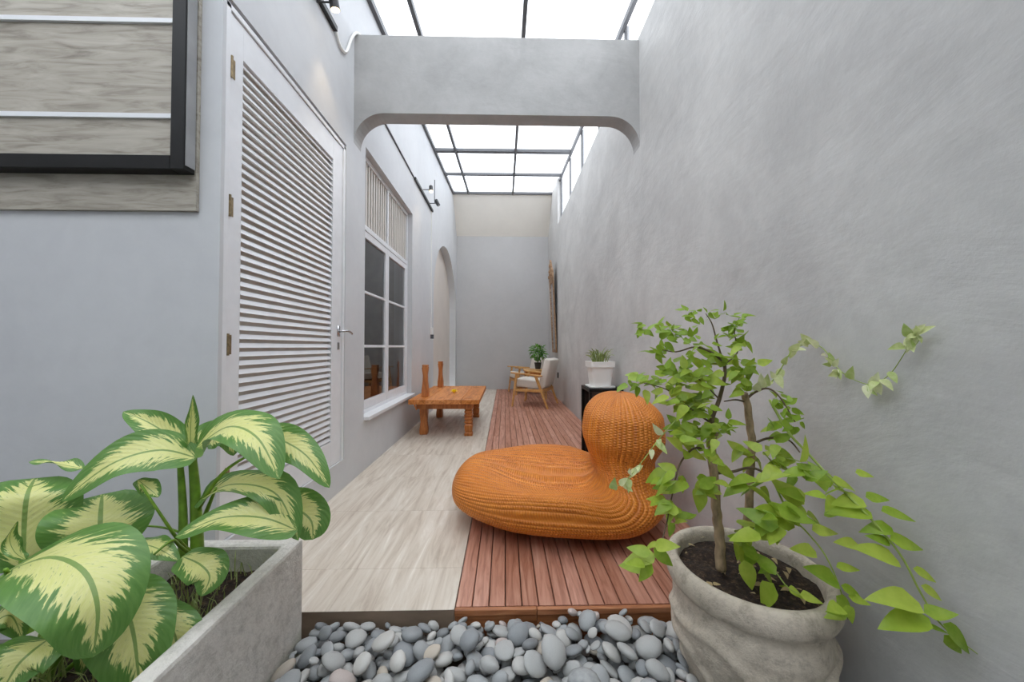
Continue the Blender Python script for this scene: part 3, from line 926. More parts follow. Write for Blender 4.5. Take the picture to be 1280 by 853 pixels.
# ------------------------------------------------------------------ armchairs
def cushion(sx, sy, sz, r_=0.03):
    bm = bmesh.new()
    bmesh.ops.create_cube(bm, size=1.0)
    for v in bm.verts:
        v.co.x *= sx; v.co.y *= sy; v.co.z *= sz
    bmesh.ops.bevel(bm, geom=bm.edges[:], offset=r_, segments=3, affect='EDGES', profile=0.5)
    return bm
def bm_part(bm, name, mat, parent, M=None):
    if M is not None:
        bmesh.ops.transform(bm, matrix=M, verts=bm.verts)
    me = bpy.data.meshes.new(name)
    bm.to_mesh(me); bm.free()
    me.materials.append(MATS[mat])
    me.polygons.foreach_set('use_smooth', [True] * len(me.polygons))
    return link_obj(name, me, parent)
def armchair(loc, rz, label):
    t = empty('armchair', loc, rz, label, 'chair', 'armchairs at the end of the deck')
    bm_part(cushion(0.56, 0.56, 0.15), 'seat_cushion', 'fabric_cream', t, Matrix.Translation((-0.04, 0, 0.42)) @ Matrix.Rotation(R(4), 4, 'Y'))
    bm_part(cushion(0.13, 0.58, 0.52), 'backrest', 'fabric_cream', t, Matrix.Translation((0.27, 0, 0.63)) @ Matrix.Rotation(R(14), 4, 'Y'))
    for s in (-1, 1):
        MB().bar((-0.335, s * 0.335, 0), (-0.25, s * 0.335, 0.60), 0.032, 0.032, 0.045, 0.036).build('leg', 'oak_chair', t, bevel=0.005)
        MB().bar((0.345, s * 0.335, 0), (0.12, s * 0.335, 0.575), 0.032, 0.032, 0.055, 0.036).build('leg', 'oak_chair', t, bevel=0.005)
        mb = MB()
        pr = [(-0.36, 0.622, .03), (-0.30, 0.618, .045), (-0.12, 0.606, .042), (0.08, 0.59, .032), (0.24, 0.58, .026)]
        for x, z, hw in pr:
            for sy, sz in ((-1, -1), (1, -1), (1, 1), (-1, 1)):
                mb.v.append((x, s * 0.335 + sy * hw, z + sz * 0.012))
        for i in range(len(pr) - 1):
            for k_ in range(4):
                a = i * 4 + k_; b2 = i * 4 + (k_ + 1) % 4
                mb.f.append((a, b2, b2 + 4, a + 4))
        mb.f.append((3, 2, 1, 0)); e = (len(pr) - 1) * 4; mb.f.append((e, e + 1, e + 2, e + 3))
        mb.build('armrest', 'oak_chair', t, bevel=0.006)
        MB().box(-0.30, 0.255, s * 0.335 - 0.016, s * 0.335 + 0.016, 0.285, 0.335).build('side_rail', 'oak_chair', t, bevel=0.004)
    MB().box(-0.305, -0.275, -0.32, 0.32, 0.285, 0.34).build('front_rail', 'oak_chair', t, bevel=0.004)
    MB().box(0.215, 0.245, -0.32, 0.32, 0.27, 0.335).build('back_rail', 'oak_chair', t, bevel=0.004)
    return t
armchair((0.58, 6.50, 0), R(-24), 'cream upholstered wooden armchair standing in front of the small side table')
armchair((0.50, 8.22, 0), R(14), 'cream upholstered wooden armchair half hidden behind the small side table by the back wall')
st = empty('side_table', (0.62, 7.36, 0), label='small square wooden side table between the two armchairs', cat='table')
MB().box(-0.22, 0.30, -0.22, 0.22, 0.60, 0.625).build('table_top', 'oak_chair', st, bevel=0.005)
MB().box(-0.19, 0.27, -0.19, 0.19, 0.51, 0.599).build('apron', 'teak_post', st, bevel=0.003)
for sx in (-0.17, 0.25):
    for sy in (-0.17, 0.17):
        MB().bar((sx, sy, 0), (sx, sy, 0.51), 0.028, 0.028, 0.038, 0.038).build('leg', 'oak_chair', st, bevel=0.003)

# ------------------------------------------------------------------ leaf meshes shared by small leaves
def small_leaf(name, mat, shape, fold=0.18, droop=0.15, n=7):
    """unit leaf along +x, pointed tip, folded on its midrib"""
    mb = MB()
    for i in range(n + 1):
        t_ = i / n
        w_ = shape(t_)
        zc = -droop * t_ * t_
        mb.v += [(t_, -w_, zc + fold * w_), (t_, 0, zc), (t_, w_, zc + fold * w_)]
    for i in range(n):
        a = i * 3
        mb.f += [(a, a + 3, a + 4, a + 1), (a + 1, a + 4, a + 5, a + 2)]
    return mb.mesh(name, mat, smooth=True)
ovate = lambda t_: 0.245 * (math.sin(math.pi * min(1, t_ ** 0.62)) ** 0.9 if 0 < t_ < 1 else 0.0)
heart = lambda t_: 0.28 * (math.sin(math.pi * min(1, t_ ** 0.5)) ** 0.85 if 0 < t_ < 1 else 0.0)
lance = lambda t_: 0.16 * (math.sin(math.pi * min(1, t_ ** 0.8)) if 0 < t_ < 1 else 0.0)
TREE_LEAF = [small_leaf('leaf', 'tree_leaf', ovate, 0.25, 0.18), small_leaf('leaf', 'tree_leaf', heart, 0.15, 0.30), small_leaf('leaf', 'tree_leaf', ovate, 0.5, 0.05), small_leaf('leaf', 'tree_leaf', heart, 0.3, -0.1)]
PALE_LEAF = [small_leaf('leaf', 'pale_leaf', ovate, 0.3, 0.1), small_leaf('leaf', 'pale_leaf', ovate, 0.5, 0.2)]
DARK_LEAF = [small_leaf('leaf', 'dark_leaf', ovate, 0.25, 0.25), small_leaf('leaf', 'dark_leaf', ovate, 0.4, 0.1)]
def leaf_matrix(base, tip, nrm):
    d = Vector(tip) - Vector(base)
    L = d.length
    x = d.normalized()
    y = Vector(nrm).cross(x)
    if y.length < 1e-4: y = x.orthogonal()
    y.normalize()
    z = x.cross(y)
    M = Matrix(((x.x, y.x, z.x, 0), (x.y, y.y, z.y, 0), (x.z, y.z, z.z, 0), (0, 0, 0, 1)))
    return Matrix.Translation(base) @ M @ Matrix.Scale(L, 4)
def put_leaf(me, M, root):
    o = link_obj('leaf', me, root)
    o.matrix_basis = Matrix.Translation(-root.location) @ M
    return o

# plant on the side table
pl = empty('potted_plant', (0.71, 7.34, 0.6262), label='bushy dark green plant in a black pot on the small side table', cat='plant')
MB().lathe([(0, 0), (0.055, 0), (0.075, 0.12), (0.08, 0.14), (0.07, 0.14), (0.065, 0.12), (0, 0.12)], 20).build('pot', 'pot_dark', pl, smooth=False)
mb = MB()
pc = Vector((0.71, 7.34, 0.6262))
for k in range(11):
    a = random.uniform(0, 6.28); r_ = random.uniform(0.03, 0.17)
    mb.tube(catmull([pc + Vector((0, 0, 0.11)), pc + Vector((math.cos(a) * r_ * 0.4, math.sin(a) * r_ * 0.4, 0.25)), pc + Vector((math.cos(a) * r_, math.sin(a) * r_, 0.42 + random.uniform(-.08, .08)))], 5), 0.004, 5)
mb.build('stem', 'dark_leaf', pl, world=True)
for k in range(130):
    d = Vector((random.gauss(0, 1), random.gauss(0, 1), random.gauss(0, 1))).normalized()
    b_ = pc + Vector((0, 0, 0.35)) + Vector((d.x * 0.17, d.y * 0.17, d.z * 0.16)) * random.uniform(0.35, 1.0)
    dirv = (d + Vector((0, 0, -0.25)) + Vector((random.gauss(0, .4), random.gauss(0, .4), random.gauss(0, .4)))).normalized()
    put_leaf(random.choice(DARK_LEAF), leaf_matrix(b_, b_ + dirv * random.uniform(0.07, 0.11), (0, -0.4, 1)), pl)

# small console against the right wall with a white pot of grass
bt = empty('console_table', (0.967, 3.415, 0), label='dark brown open-sided console table against the right wall', cat='table')
CX0, CX1, CY0_, CY1_ = 0.804, 1.132, 3.24, 3.59
MB().box(CX0, CX1, CY0_, CY1_, 0.668, 0.70).build('table_top', 'dark_frame', bt, world=True, bevel=0.002)
MB().box(CX0 + 0.03, CX1, CY0_, CY0_ + 0.018, 0, 0.667).build('front_panel', 'dark_veneer', bt, world=True)
MB().box(CX0 + 0.03, CX1, CY1_ - 0.018, CY1_, 0, 0.667).build('back_panel', 'dark_veneer', bt, world=True)
MB().box(CX1 - 0.02, CX1, CY0_ + 0.0185, CY1_ - 0.0185, 0, 0.667).build('inner_panel', 'dark_gap', bt, world=True)
for y in (CY0_, CY1_ - 0.03):
    MB().box(CX0, CX0 + 0.03, y, y + 0.03, 0, 0.667).build('leg', 'dark_frame', bt, world=True, bevel=0.002)
gp = empty('potted_grass', (0.955, 3.42, 0.7005), label='tufty green plant in a square white pot on the dark console', cat='plant')
def square_ring(prof, rnd=0.25):
    mb = MB()
    n_ = 32
    for hw, z in prof:
        for k in range(n_):
            a = 2 * math.pi * k / n_
            c_, s_ = math.cos(a), math.sin(a)
            e = 0.28
            mb.v.append((hw * math.copysign(abs(c_) ** e, c_), hw * math.copysign(abs(s_) ** e, s_), z))
    for i in range(len(prof) - 1):
        for k in range(n_):
            a = i * n_ + k; b2 = i * n_ + (k + 1) % n_
            mb.f.append((a, b2, b2 + n_, a + n_))
    mb.f.append(tuple(range(n_))[::-1])
    mb.f.append(tuple((len(prof) - 1) * n_ + k for k in range(n_)))
    return mb
square_ring([(0.125, 0), (0.13, 0.004), (0.13, 0.014), (0.10, 0.014)]).build('saucer', 'plastic_white', gp)
square_ring([(0.092, 0.0145), (0.112, 0.195), (0.112, 0.20), (0.126, 0.20), (0.128, 0.255), (0.118, 0.255), (0.112, 0.225)]).build('pot', 'plastic_white', gp)
gc = Vector((0.955, 3.42, 0.7005 + 0.22))
for k in range(70):
    a = random.uniform(0, 6.28); r_ = random.uniform(0, 0.07); o2 = random.uniform(0.02, 0.13)
    L = random.uniform(0.10, 0.20)
    b_ = gc + Vector((math.cos(a) * r_, math.sin(a) * r_, 0))
    p = [b_, b_ + Vector((math.cos(a) * o2 * 0.4, math.sin(a) * o2 * 0.4, L * 0.7)), b_ + Vector((math.cos(a) * o2, math.sin(a) * o2, L * random.uniform(0.6, 1.0)))]
    MB().tube(catmull(p, 4), [0.004, 0.0042, 0.0038, 0.003, 0.0008], 3).build('blade', 'grass_leaf', gp, world=True)

# ------------------------------------------------------------------ wicker lounge chair
def wicker_chair():
    keys = [  # s, inner x,z, outer x,z, half width, dish
        (0.00, -.675, .200, -.675, .185, .015, 0),
        (0.03, -.660, .258, -.655, .135, .18, 0),
        (0.09, -.600, .308, -.590, .085, .33, .0),
        (0.18, -.460, .352, -.430, .035, .44, .04),
        (0.30, -.250, .375, -.200, .006, .515, .11),
        (0.42, -.060, .385, .020, .001, .535, .145),
        (0.52, .090, .375, .230, .001, .525, .14),
        (0.60, .178, .350, .420, .010, .495, .09),
        (0.67, .215, .338, .580, .065, .45, .045),
        (0.73, .230, .340, .665, .160, .385, .015),
        (0.78, .232, .370, .618, .285, .325, .0),
        (0.83, .208, .440, .615, .390, .31, .0),
        (0.885, .182, .545, .675, .530, .345, .0),
        (0.935, .196, .660, .668, .655, .335, .0),
        (0.972, .262, .757, .590, .752, .25, .0),
        (0.992, .350, .797, .500, .794, .12, .0),
        (1.00, .415, .803, .435, .803, .012, .0)]
    S = np.array([k[0] for k in keys])
    V = np.array([k[1:] for k in keys])
    # monotone-ish smooth interpolation (cubic hermite, finite differences)
    def interp(s):
        i = min(max(int(np.searchsorted(S, s) - 1), 0), len(S) - 2)
        h = S[i + 1] - S[i]
        t_ = (s - S[i]) / h
        def slope(j):
            if j == 0: return (V[1] - V[0]) / (S[1] - S[0])
            if j == len(S) - 1: return (V[-1] - V[-2]) / (S[-1] - S[-2])
            a = (V[j] - V[j - 1]) / (S[j] - S[j - 1]); b2 = (V[j + 1] - V[j]) / (S[j + 1] - S[j])
            m_ = np.where(a * b2 > 0, 2 * a * b2 / np.where(np.abs(a + b2) < 1e-9, 1, a + b2), 0)
            return m_
        m0, m1 = slope(i) * h, slope(i + 1) * h
        return ((2 * t_ ** 3 - 3 * t_ ** 2 + 1) * V[i] + (t_ ** 3 - 2 * t_ ** 2 + t_) * m0 + (-2 * t_ ** 3 + 3 * t_ ** 2) * V[i + 1] + (t_ ** 3 - t_ ** 2) * m1)
    NR, PER = 64, 7
    N = NR * PER
    NSEG = 190
    ss = []
    for i in range(NSEG + 1):
        t_ = i / NSEG
        ss.append(t_)
    al = np.arange(N) / N * 2 * np.pi
    P = np.zeros((NSEG + 1, N, 3))
    for i, s in enumerate(ss):
        ix, iz, ox, oz, wd, dish = interp(s)
        cx, cz = (ix + ox) / 2, (iz + oz) / 2
        dx, dz = (ix - ox) / 2, (iz - oz) / 2
        L = math.hypot(dx, dz) + 1e-9
        # superellipse keeps flanks full
        ca, sa = np.cos(al), np.sin(al)
        seat = math.exp(-((s - 0.42) / 0.19) ** 4)
        e = np.where(ca > 0, 0.86 - 0.30 * seat, 0.86)
        c_ = np.sign(ca) * np.abs(ca) ** e
        s_ = np.sign(sa) * np.abs(sa) ** e
        k = c_ - dish / L * np.clip(ca, 0, 1) ** 3 * 1.0
        P[i, :, 0] = cx + dx * k
        P[i, :, 2] = cz + dz * k
        P[i, :, 1] = wd * s_
    # normals from neighbours for the rib relief
    du = np.gradient(P, axis=0)
    dv = np.roll(P, -1, axis=1) - np.roll(P, 1, axis=1)
    nn = np.cross(dv, du)
    nn /= (np.linalg.norm(nn, axis=2, keepdims=True) + 1e-9)
    # outward check
    cen = P.mean(axis=1, keepdims=True)
    sgn = np.sign(((P - cen) * nn).sum(axis=2).mean())
    nn *= sgn
    arc_v = np.linalg.norm(dv, axis=2) * PER / 2     # local rib width
    amp = np.clip(arc_v * 0.26, 0, 0.010)
    prof = np.abs(np.sin(np.arange(N) / PER * np.pi)) ** 0.6
    P = P + nn * (amp * (prof[None, :] - 0.7))[:, :, None]
    P[:, :, 2] = np.maximum(P[:, :, 2], 0.001)
    mb = MB()
    ulen = np.concatenate([[0], np.cumsum(np.linalg.norm(np.diff(P, axis=0), axis=2).mean(axis=1))])
    uv = []
    # duplicate the seam column so UVs do not wrap
    for i in range(NSEG + 1):
        for k in range(N + 1):
            mb.v.append(tuple(P[i, k % N]))
            uv.append((ulen[i], k / PER))
    W_ = N + 1
    for i in range(NSEG):
        for k in range(N):
            a = i * W_ + k
            mb.f.append((a, a + 1, a + 1 + W_, a + W_))
    mb.uv = uv
    return mb
wc = empty('wicker_chair', (0.340, 2.30, 0), R(-8), 'orange woven rattan lounge chair with rounded head rest on the timber deck', 'chair')
me_o = wicker_chair().build('woven_body', 'wicker', wc, smooth=True)
# base ring the shell rests on
rb_ = MB()
pts = [(0.02 + 0.36 * math.cos(a), 0.30 * math.sin(a), 0.0125) for a in np.linspace(0, 2 * math.pi, 41)]
rb_.tube(pts, 0.012, 8, cap=False)
rb_.build('base_ring', 'dark_gap', wc, smooth=True)

# ------------------------------------------------------------------ concrete trough with dumb canes
PX0, PX1, PY0, PY1, PZ = -1.30, -0.808, 0.45, 1.405, 0.332
tr = empty('planter_trough', ((PX0 + PX1) / 2, (PY0 + PY1) / 2, GZ), label='long pale concrete trough planter beside the pebble bed', cat='planter')
th = 0.055
def trough():
    mb = MB()
    fl_ = 0.0
    o_ = [(PX0, PY0), (PX1, PY0), (PX1, PY1), (PX0, PY1)]
    i_ = [(PX0 + th, PY0 + th), (PX1 - th, PY0 + th), (PX1 - th, PY1 - th), (PX0 + th, PY1 - th)]
    rings = [[(x + (0.03 if x > -1 else -0.0) * 0, y, GZ) for x, y in o_], [(x, y, PZ) for x, y in o_], [(x, y, PZ) for x, y in i_], [(x, y, 0.1) for x, y in i_]]
    for r_ in rings: mb.v += r_
    for a in range(3):
        for k in range(4):
            p, q = a * 4 + k, a * 4 + (k + 1) % 4
            mb.f.append((p, q, q + 4, p + 4))
    mb.f.append((3, 2, 1, 0)); mb.f.append((12, 13, 14, 15))
    return mb
trough().build('trough_body', 'planter_concrete', tr, world=True, bevel=0.012)
def soil_grid(x0, x1, y0, y1, z, nx, ny, amp):
    mb = MB()
    for j in range(ny + 1):
        for i in range(nx + 1):
            x = x0 + (x1 - x0) * i / nx; y = y0 + (y1 - y0) * j / ny
            mb.v.append((x, y, z + amp * noise.noise(Vector((x * 14, y * 14, 1))) + amp * 0.5 * noise.noise(Vector((x * 40, y * 40, 4)))))
    for j in range(ny):
        for i in range(nx):
            a = j * (nx + 1) + i
            mb.f.append((a, a + 1, a + nx + 2, a + nx + 1))
    return mb
SZ = 0.235
soil_grid(PX0 + th, PX1 - th, PY0 + th, PY1 - th, SZ, 30, 60, 0.018).build('soil', 'soil', tr, world=True, smooth=True)
mb = MB()
for k in range(950):
    x = random.uniform(PX0 + th + .01, PX1 - th - 0.005); y = random.uniform(0.75, PY1 - th - .01)
    if noise.noise(Vector((x * 7, y * 7, 3))) < -0.05: continue
    a = random.uniform(0, 6.28); L = random.uniform(0.03, 0.10); s_ = random.uniform(0.01, 0.05)
    b_ = Vector((x, y, SZ - 0.005)); d = Vector((math.cos(a), math.sin(a), 0)); q = Vector((-math.sin(a), math.cos(a), 0)) * 0.0018
    m_ = b_ + d * s_ * 0.4 + Vector((0, 0, L * 0.7)); e = b_ + d * s_ + Vector((0, 0, L))
    mb.add([b_ - q, b_ + q, m_ + q, m_ - q, e], [(0, 1, 2, 3), (3, 2, 4)])
tag(mb.build('planter_grass', 'grass_leaf'), 'thin grass sprouting from the soil of the concrete trough', 'grass', kind='stuff')

def big_leaf(pts, width, nrm, fold=0.22, wave=0.012, nt_=22, na=10, curl=0.0, tipsharp=0.85, seed=0):
    """blade built on its midrib; pts are places from base to tip"""
    mid = catmull(pts, nt_)
    rr = random.Random(seed)
    ph = rr.uniform(0, 6.28)
    mb = MB(); uv = []
    nrm = Vector(nrm).normalized()
    for i, p in enumerate(mid):
        t_ = i / nt_
        tg = (mid[min(i + 1, nt_)] - mid[max(i - 1, 0)]).normalized()
        side = tg.cross(nrm)
        side = side.normalized() if side.length > 1e-4 else tg.orthogonal()
        up = side.cross(tg).normalized()
        w_ = (t_ ** 0.52) * ((1 - t_) ** tipsharp) / (0.38 ** 0.52 * 0.62 ** tipsharp) * width / 2
        w_ = max(w_, 0.0008)
        for k in range(na + 1):
            q = k / na * 2 - 1
            lift = fold * abs(q) * w_ - curl * q * q * w_ + wave * math.sin(t_ * 9 + ph + (2.1 if q > 0 else 0)) * q * q * (w_ / (width / 2))
            mb.v.append(tuple(p + side * (q * w_) + up * lift))
            uv.append((t_, (q + 1) / 2))
    for i in range(nt_):
        for k in range(na):
            a = i * (na + 1) + k
            mb.f.append((a, a + 1, a + na + 2, a + na + 1))
    mb.uv = uv
    return mb
def P3(l): return [atY(*q) for q in l]
CAMV = Vector((0, 0, CAM_H))
def dumb_cane(name, root_xy, label, stems, leaves, seed0):
    root = empty(name, (root_xy[0], root_xy[1], SZ), label=label, cat='plant', group=None)
    for pts, r_ in stems:
        pp = P3(pts)
        n_ = len(pp) * 4
        c = catmull(pp, n_)
        MB().tube(c, [r_[0] + (r_[1] - r_[0]) * i / n_ for i in range(n_ + 1)], 8).build('stem', 'dumb_cane_stem', root, world=True, smooth=True)
    for i, (pts, wpx, tilt, kw) in enumerate(leaves):
        pp = P3(pts)
        ym_ = sum(q[2] for q in pts) / len(pts)
        width = 0.87 * wpx * ym_ / F_PX
        c = sum(pp, Vector()) / len(pp)
        toc = (CAMV - c).normalized()
        nrm = toc * tilt[0] + Vector((0, 0, 1)) * tilt[1] + Vector((1, 0, 0)) * tilt[2]
        big_leaf(pp, width, nrm, seed=seed0 + i, **kw).build('leaf', 'dumb_cane_leaf', root, world=True, smooth=True)
    return root
K = dict
# plant beside the door
dumb_cane('dumb_cane', (-1.05, 1.22), 'tall variegated dumb cane with arching leaves at the door end of the trough',
    stems=[([(247, 722, 1.22), (246, 660, 1.22), (243, 600, 1.22), (239, 560, 1.22)], (0.021, 0.010)),
           ([(228, 722, 1.20), (229, 650, 1.20), (226, 590, 1.2), (224, 572, 1.19)], (0.015, 0.006)),
           ([(246, 640, 1.22), (265, 608, 1.2), (285, 586, 1.18), (308, 571, 1.16)], (0.008, 0.004)),
           ([(250, 660, 1.22), (262, 630, 1.2), (270, 610, 1.18)], (0.008, 0.004)),
           ([(238, 690, 1.2), (222, 674, 1.14), (205, 650, 1.10), (176, 606, 1.08)], (0.006, 0.003)),
           ([(238, 670, 1.2), (205, 660, 1.2), (168, 657, 1.2)], (0.004, 0.003)),
           ([(246, 700, 1.2), (225, 683, 1.12), (215, 676, 1.08), (192, 694, 1.04)], (0.006, 0.003))],
    leaves=[([(236, 566, 1.22), (212, 545, 1.22), (183, 527, 1.22), (154, 515, 1.22)], 40, (0.8, 0.3, -0.3), K(fold=0.35)),
            ([(239, 585, 1.22), (238, 545, 1.215), (239, 520, 1.21), (241, 494, 1.2)], 15, (1, 0, 0.6), K(fold=0.8)),
            ([(246, 573, 1.2), (200, 563, 1.14), (140, 580, 1.07), (77, 627, 1.02)], 66, (0.7, 0.6, 0), K(fold=0.12)),
            ([(245, 560, 1.21), (285, 534, 1.16), (322, 548, 1.10), (349, 599, 1.06)], 74, (0.75, 0.55, 0), K(fold=0.10)),
            ([(243, 552, 1.23), (262, 546, 1.26), (285, 548, 1.28), (292, 570, 1.29)], 42, (0.7, 0.5, 0.2), K(fold=0.2)),
            ([(318, 540, 1.22), (355, 552, 1.21), (385, 572, 1.19), (412, 610, 1.17)], 48, (0.75, 0.5, -0.3), K(fold=0.15)),
            ([(372, 664, 1.12), (330, 648, 1.08), (275, 648, 1.06), (219, 672, 1.03)], 58, (0.65, 0.75, 0), K(fold=0.15)),
            ([(250, 625, 1.22), (290, 606, 1.18), (345, 618, 1.14), (373, 676, 1.12)], 60, (0.6, 0.7, 0.1), K(fold=0.25, wave=0.02)),
            ([(330, 640, 1.22), (362, 634, 1.22), (388, 650, 1.21), (391, 675, 1.20)], 56, (0.9, 0.3, -0.1), K(fold=0.15, tipsharp=0.6)),
            ([(172, 600, 1.10), (182, 608, 1.1), (192, 616, 1.1), (198, 622, 1.1)], 22, (0.8, 0.3, 0.3), K(fold=0.4)),
            ([(228, 696, 1.06), (250, 706, 1.03), (262, 722, 1.02), (252, 746, 1.0)], 50, (0.8, 0.3, 0.2), K(fold=0.2)),
            ([(164, 680, 1.10), (185, 682, 1.08), (205, 690, 1.06), (224, 702, 1.05)], 30, (0.7, 0.6, 0), K(fold=0.2))], seed0=1)
# plant near the camera
dumb_cane('dumb_cane', (-1.06, 0.92), 'broad-leaved variegated dumb cane at the front of the trough',
    stems=[([(35, 850, 0.95), (36, 800, 0.96), (34, 760, 0.97), (30, 700, 0.97)], (0.017, 0.009)),
           ([(48, 850, 0.94), (52, 800, 0.94), (66, 760, 0.96), (90, 700, 1.0), (122, 690, 1.03)], (0.010, 0.004)),
           ([(30, 745, 0.96), (14, 725, 0.92), (7, 712, 0.88)], (0.008, 0.004)),
           ([(20, 860, 0.85), (36, 825, 0.85), (60, 792, 0.87), (80, 786, 0.88)], (0.011, 0.005)),
           ([(60, 850, 0.93), (100, 770, 0.92), (135, 742, 0.9)], (0.008, 0.004)),
           ([(70, 850, 0.95), (140, 790, 0.96), (185, 762, 0.97)], (0.007, 0.004)),
           ([(44, 760, 0.98), (80, 640, 1.05), (104, 588, 1.08)], (0.006, 0.003))],
    leaves=[([(30, 712, 0.98), (30, 660, 0.99), (34, 620, 1.0), (44, 598, 1.06)], 96, (1, 0.15, 0), K(fold=0.10, tipsharp=0.5)),
            ([(124, 700, 1.04), (125, 665, 1.05), (126, 640, 1.07), (128, 618, 1.12)], 100, (1, 0.2, 0), K(fold=0.10, tipsharp=0.5)),
            ([(10, 714, 0.92), (62, 697, 0.88), (104, 714, 0.84), (122, 760, 0.81), (116, 822, 0.80)], 122, (0.75, 0.6, 0.1), K(fold=0.08, tipsharp=0.7)),
            ([(140, 735, 0.93), (158, 765, 0.90), (168, 800, 0.88), (175, 868, 0.87)], 92, (0.9, 0.4, 0), K(fold=0.10, tipsharp=0.65)),
            ([(190, 758, 0.98), (212, 780, 0.96), (222, 815, 0.95), (215, 868, 0.94)], 54, (0.9, 0.35, 0.3), K(fold=0.15, tipsharp=0.6)),
            ([(80, 784, 0.92), (96, 795, 0.93), (106, 815, 0.93), (100, 845, 0.93)], 30, (0.8, 0.3, 0.5), K(fold=0.5)),
            ([(60, 800, 0.84), (40, 815, 0.80), (20, 835, 0.78), (0, 870, 0.76)], 80, (0.6, 0.8, 0), K(fold=0.2)),
            ([(-10, 780, 0.86), (8, 770, 0.87), (18, 775, 0.88), (28, 800, 0.88)], 40, (0.7, 0.6, 0.2), K(fold=0.2)),
            ([(104, 586, 1.09), (82, 582, 1.08), (60, 578, 1.07), (36, 578, 1.06)], 20, (0.15, 1, 0.0), K(fold=0.2)),
            ([(32, 700, 0.95), (18, 690, 0.94), (12, 672, 0.94), (22, 652, 0.94)], 16, (0.6, 0.2, 0.8), K(fold=0.5))], seed0=40)

# ------------------------------------------------------------------ stone pot with the small tree
PC = Vector((0.842, 1.195, 0))
pot = empty('stone_pot', (PC.x, PC.y, GZ), label='large round weathered stone pot with wavy relief beside the deck', cat='pot')
RZ = 0.35
def pot_relief(a, z, r_):
    if z > 0.235 or z < -0.12: return 0.0
    zz = z
    k = 0.0
    for z0, ph, am in ((0.14, 0.4, 0.035), (0.055, 1.9, 0.045), (-0.03, 3.2, 0.04)):
        c = z0 + am * math.sin(2.2 * a + ph) + 0.014 * math.sin(7 * a + ph * 2)
        d = (zz - c) / 0.018
        k += 0.011 * math.exp(-d * d) - 0.004 * math.exp(-((d - 2.2) ** 2))
    return k + 0.004 * noise.noise(Vector((math.cos(a) * 3, math.sin(a) * 3, z * 9)))
prof = []
for z, r_ in ((GZ + 0.001, 0.0), (GZ + 0.001, 0.155), (-0.11, 0.165), (-0.06, 0.183), (0.0, 0.203), (0.06, 0.220), (0.12, 0.232), (0.17, 0.236), (0.21, 0.231), (0.24, 0.224), (0.256, 0.222)):
    prof.append((r_, z))
fine = [prof[0], prof[1]]
for (ra_, za), (rb2, zb) in zip(prof[1:-1], prof[2:]):
    n_ = max(1, int((zb - za) / 0.008))
    fine += [(ra_ + (rb2 - ra_) * i / n_, za + (zb - za) * i / n_) for i in range(1, n_ + 1)]
fine += [(0.234, 0.262), (0.246, 0.272), (0.2525, 0.288), (0.2545, 0.306), (0.2525, 0.324), (0.2475, 0.338), (0.240, 0.346), (0.231, 0.349), (0.2215, 0.346), (0.213, 0.337), (0.209, 0.32), (0.206, 0.26)]
MB().lathe(fine, 120, pot_relief, (PC.x, PC.y, 0)).build('pot_body', 'pot_concrete', pot, world=True, smooth=True)
mb = MB()
NRr, NT = 14, 48
PSZ = 0.312
for i in range(NRr + 1):
    for k in range(NT):
        a = 2 * math.pi * k / NT; r_ = 0.213 * i / NRr
        x, y = PC.x + r_ * math.cos(a), PC.y + r_ * math.sin(a)
        mb.v.append((x, y, PSZ + 0.012 * noise.noise(Vector((x * 18, y * 18, 0))) + 0.008 * noise.noise(Vector((x * 50, y * 50, 0))) - 0.012 * (i / NRr) ** 4))
for i in range(NRr):
    for k in range(NT):
        a = i * NT + k; b2 = i * NT + (k + 1) % NT
        mb.f.append((a, b2, b2 + NT, a + NT))
mb.build('soil', 'soil', pot, world=True, smooth=True)
lit_m = small_leaf('dry_leaf', 'dry_leaf', ovate, 0.4, 0.2)
for k in range(34):
    a = random.uniform(0, 6.28); r_ = 0.19 * math.sqrt(random.random())
    b_ = Vector((PC.x + r_ * math.cos(a), PC.y + r_ * math.sin(a), PSZ + 0.016))
    d = Vector((random.gauss(0, 1), random.gauss(0, 1), 0)).normalized() * random.uniform(0.012, 0.038)
    o = link_obj('dry_leaf', lit_m, pot)
    o.matrix_basis = Matrix.Translation(-pot.location) @ leaf_matrix(b_, b_ + d, (random.uniform(-.3, .3), random.uniform(-.3, .3), 1))

tree = empty('potted_tree', (PC.x, PC.y, PSZ), label='small leafy tree with two bare trunks growing in the stone pot', cat='tree')
def branch(pts, r0, r1, name='branch', mat='twig', n=4, sides=7, wob=0.0):
    pp = P3(pts)
    m_ = len(pp) * n
    c = catmull(pp, m_)
    if wob:
        c = [p + Vector((noise.noise(p * 30), noise.noise(p * 30 + Vector((9, 0, 0))), 0)) * wob for p in c]
    MB().tube(c, [r0 + (r1 - r0) * i / m_ for i in range(m_ + 1)], sides).build(name, mat, tree, world=True, smooth=True)
    return c
branch([(901, 712, 1.17), (898, 660, 1.18), (893, 610, 1.18), (889, 560, 1.18), (893, 540, 1.18)], 0.0165, 0.012, 'trunk', 'bark', 8, 10, 0.005)
branch([(932, 722, 1.23), (928, 690, 1.23), (935, 640, 1.23), (938, 590, 1.23), (939, 545, 1.22), (934, 505, 1.21), (931, 492, 1.2)], 0.015, 0.011, 'trunk', 'bark', 8, 10, 0.004)
branch([(893, 545, 1.18), (890, 525, 1.18), (899, 500, 1.18), (906, 470, 1.18), (905, 450, 1.18)], 0.009, 0.005)
branch([(905, 456, 1.18), (893, 443, 1.17), (870, 434, 1.16), (845, 440, 1.15), (822, 436, 1.14)], 0.005, 0.0015)
branch([(904, 452, 1.18), (897, 430, 1.19), (890, 405, 1.2), (882, 392, 1.2)], 0.004, 0.0012)
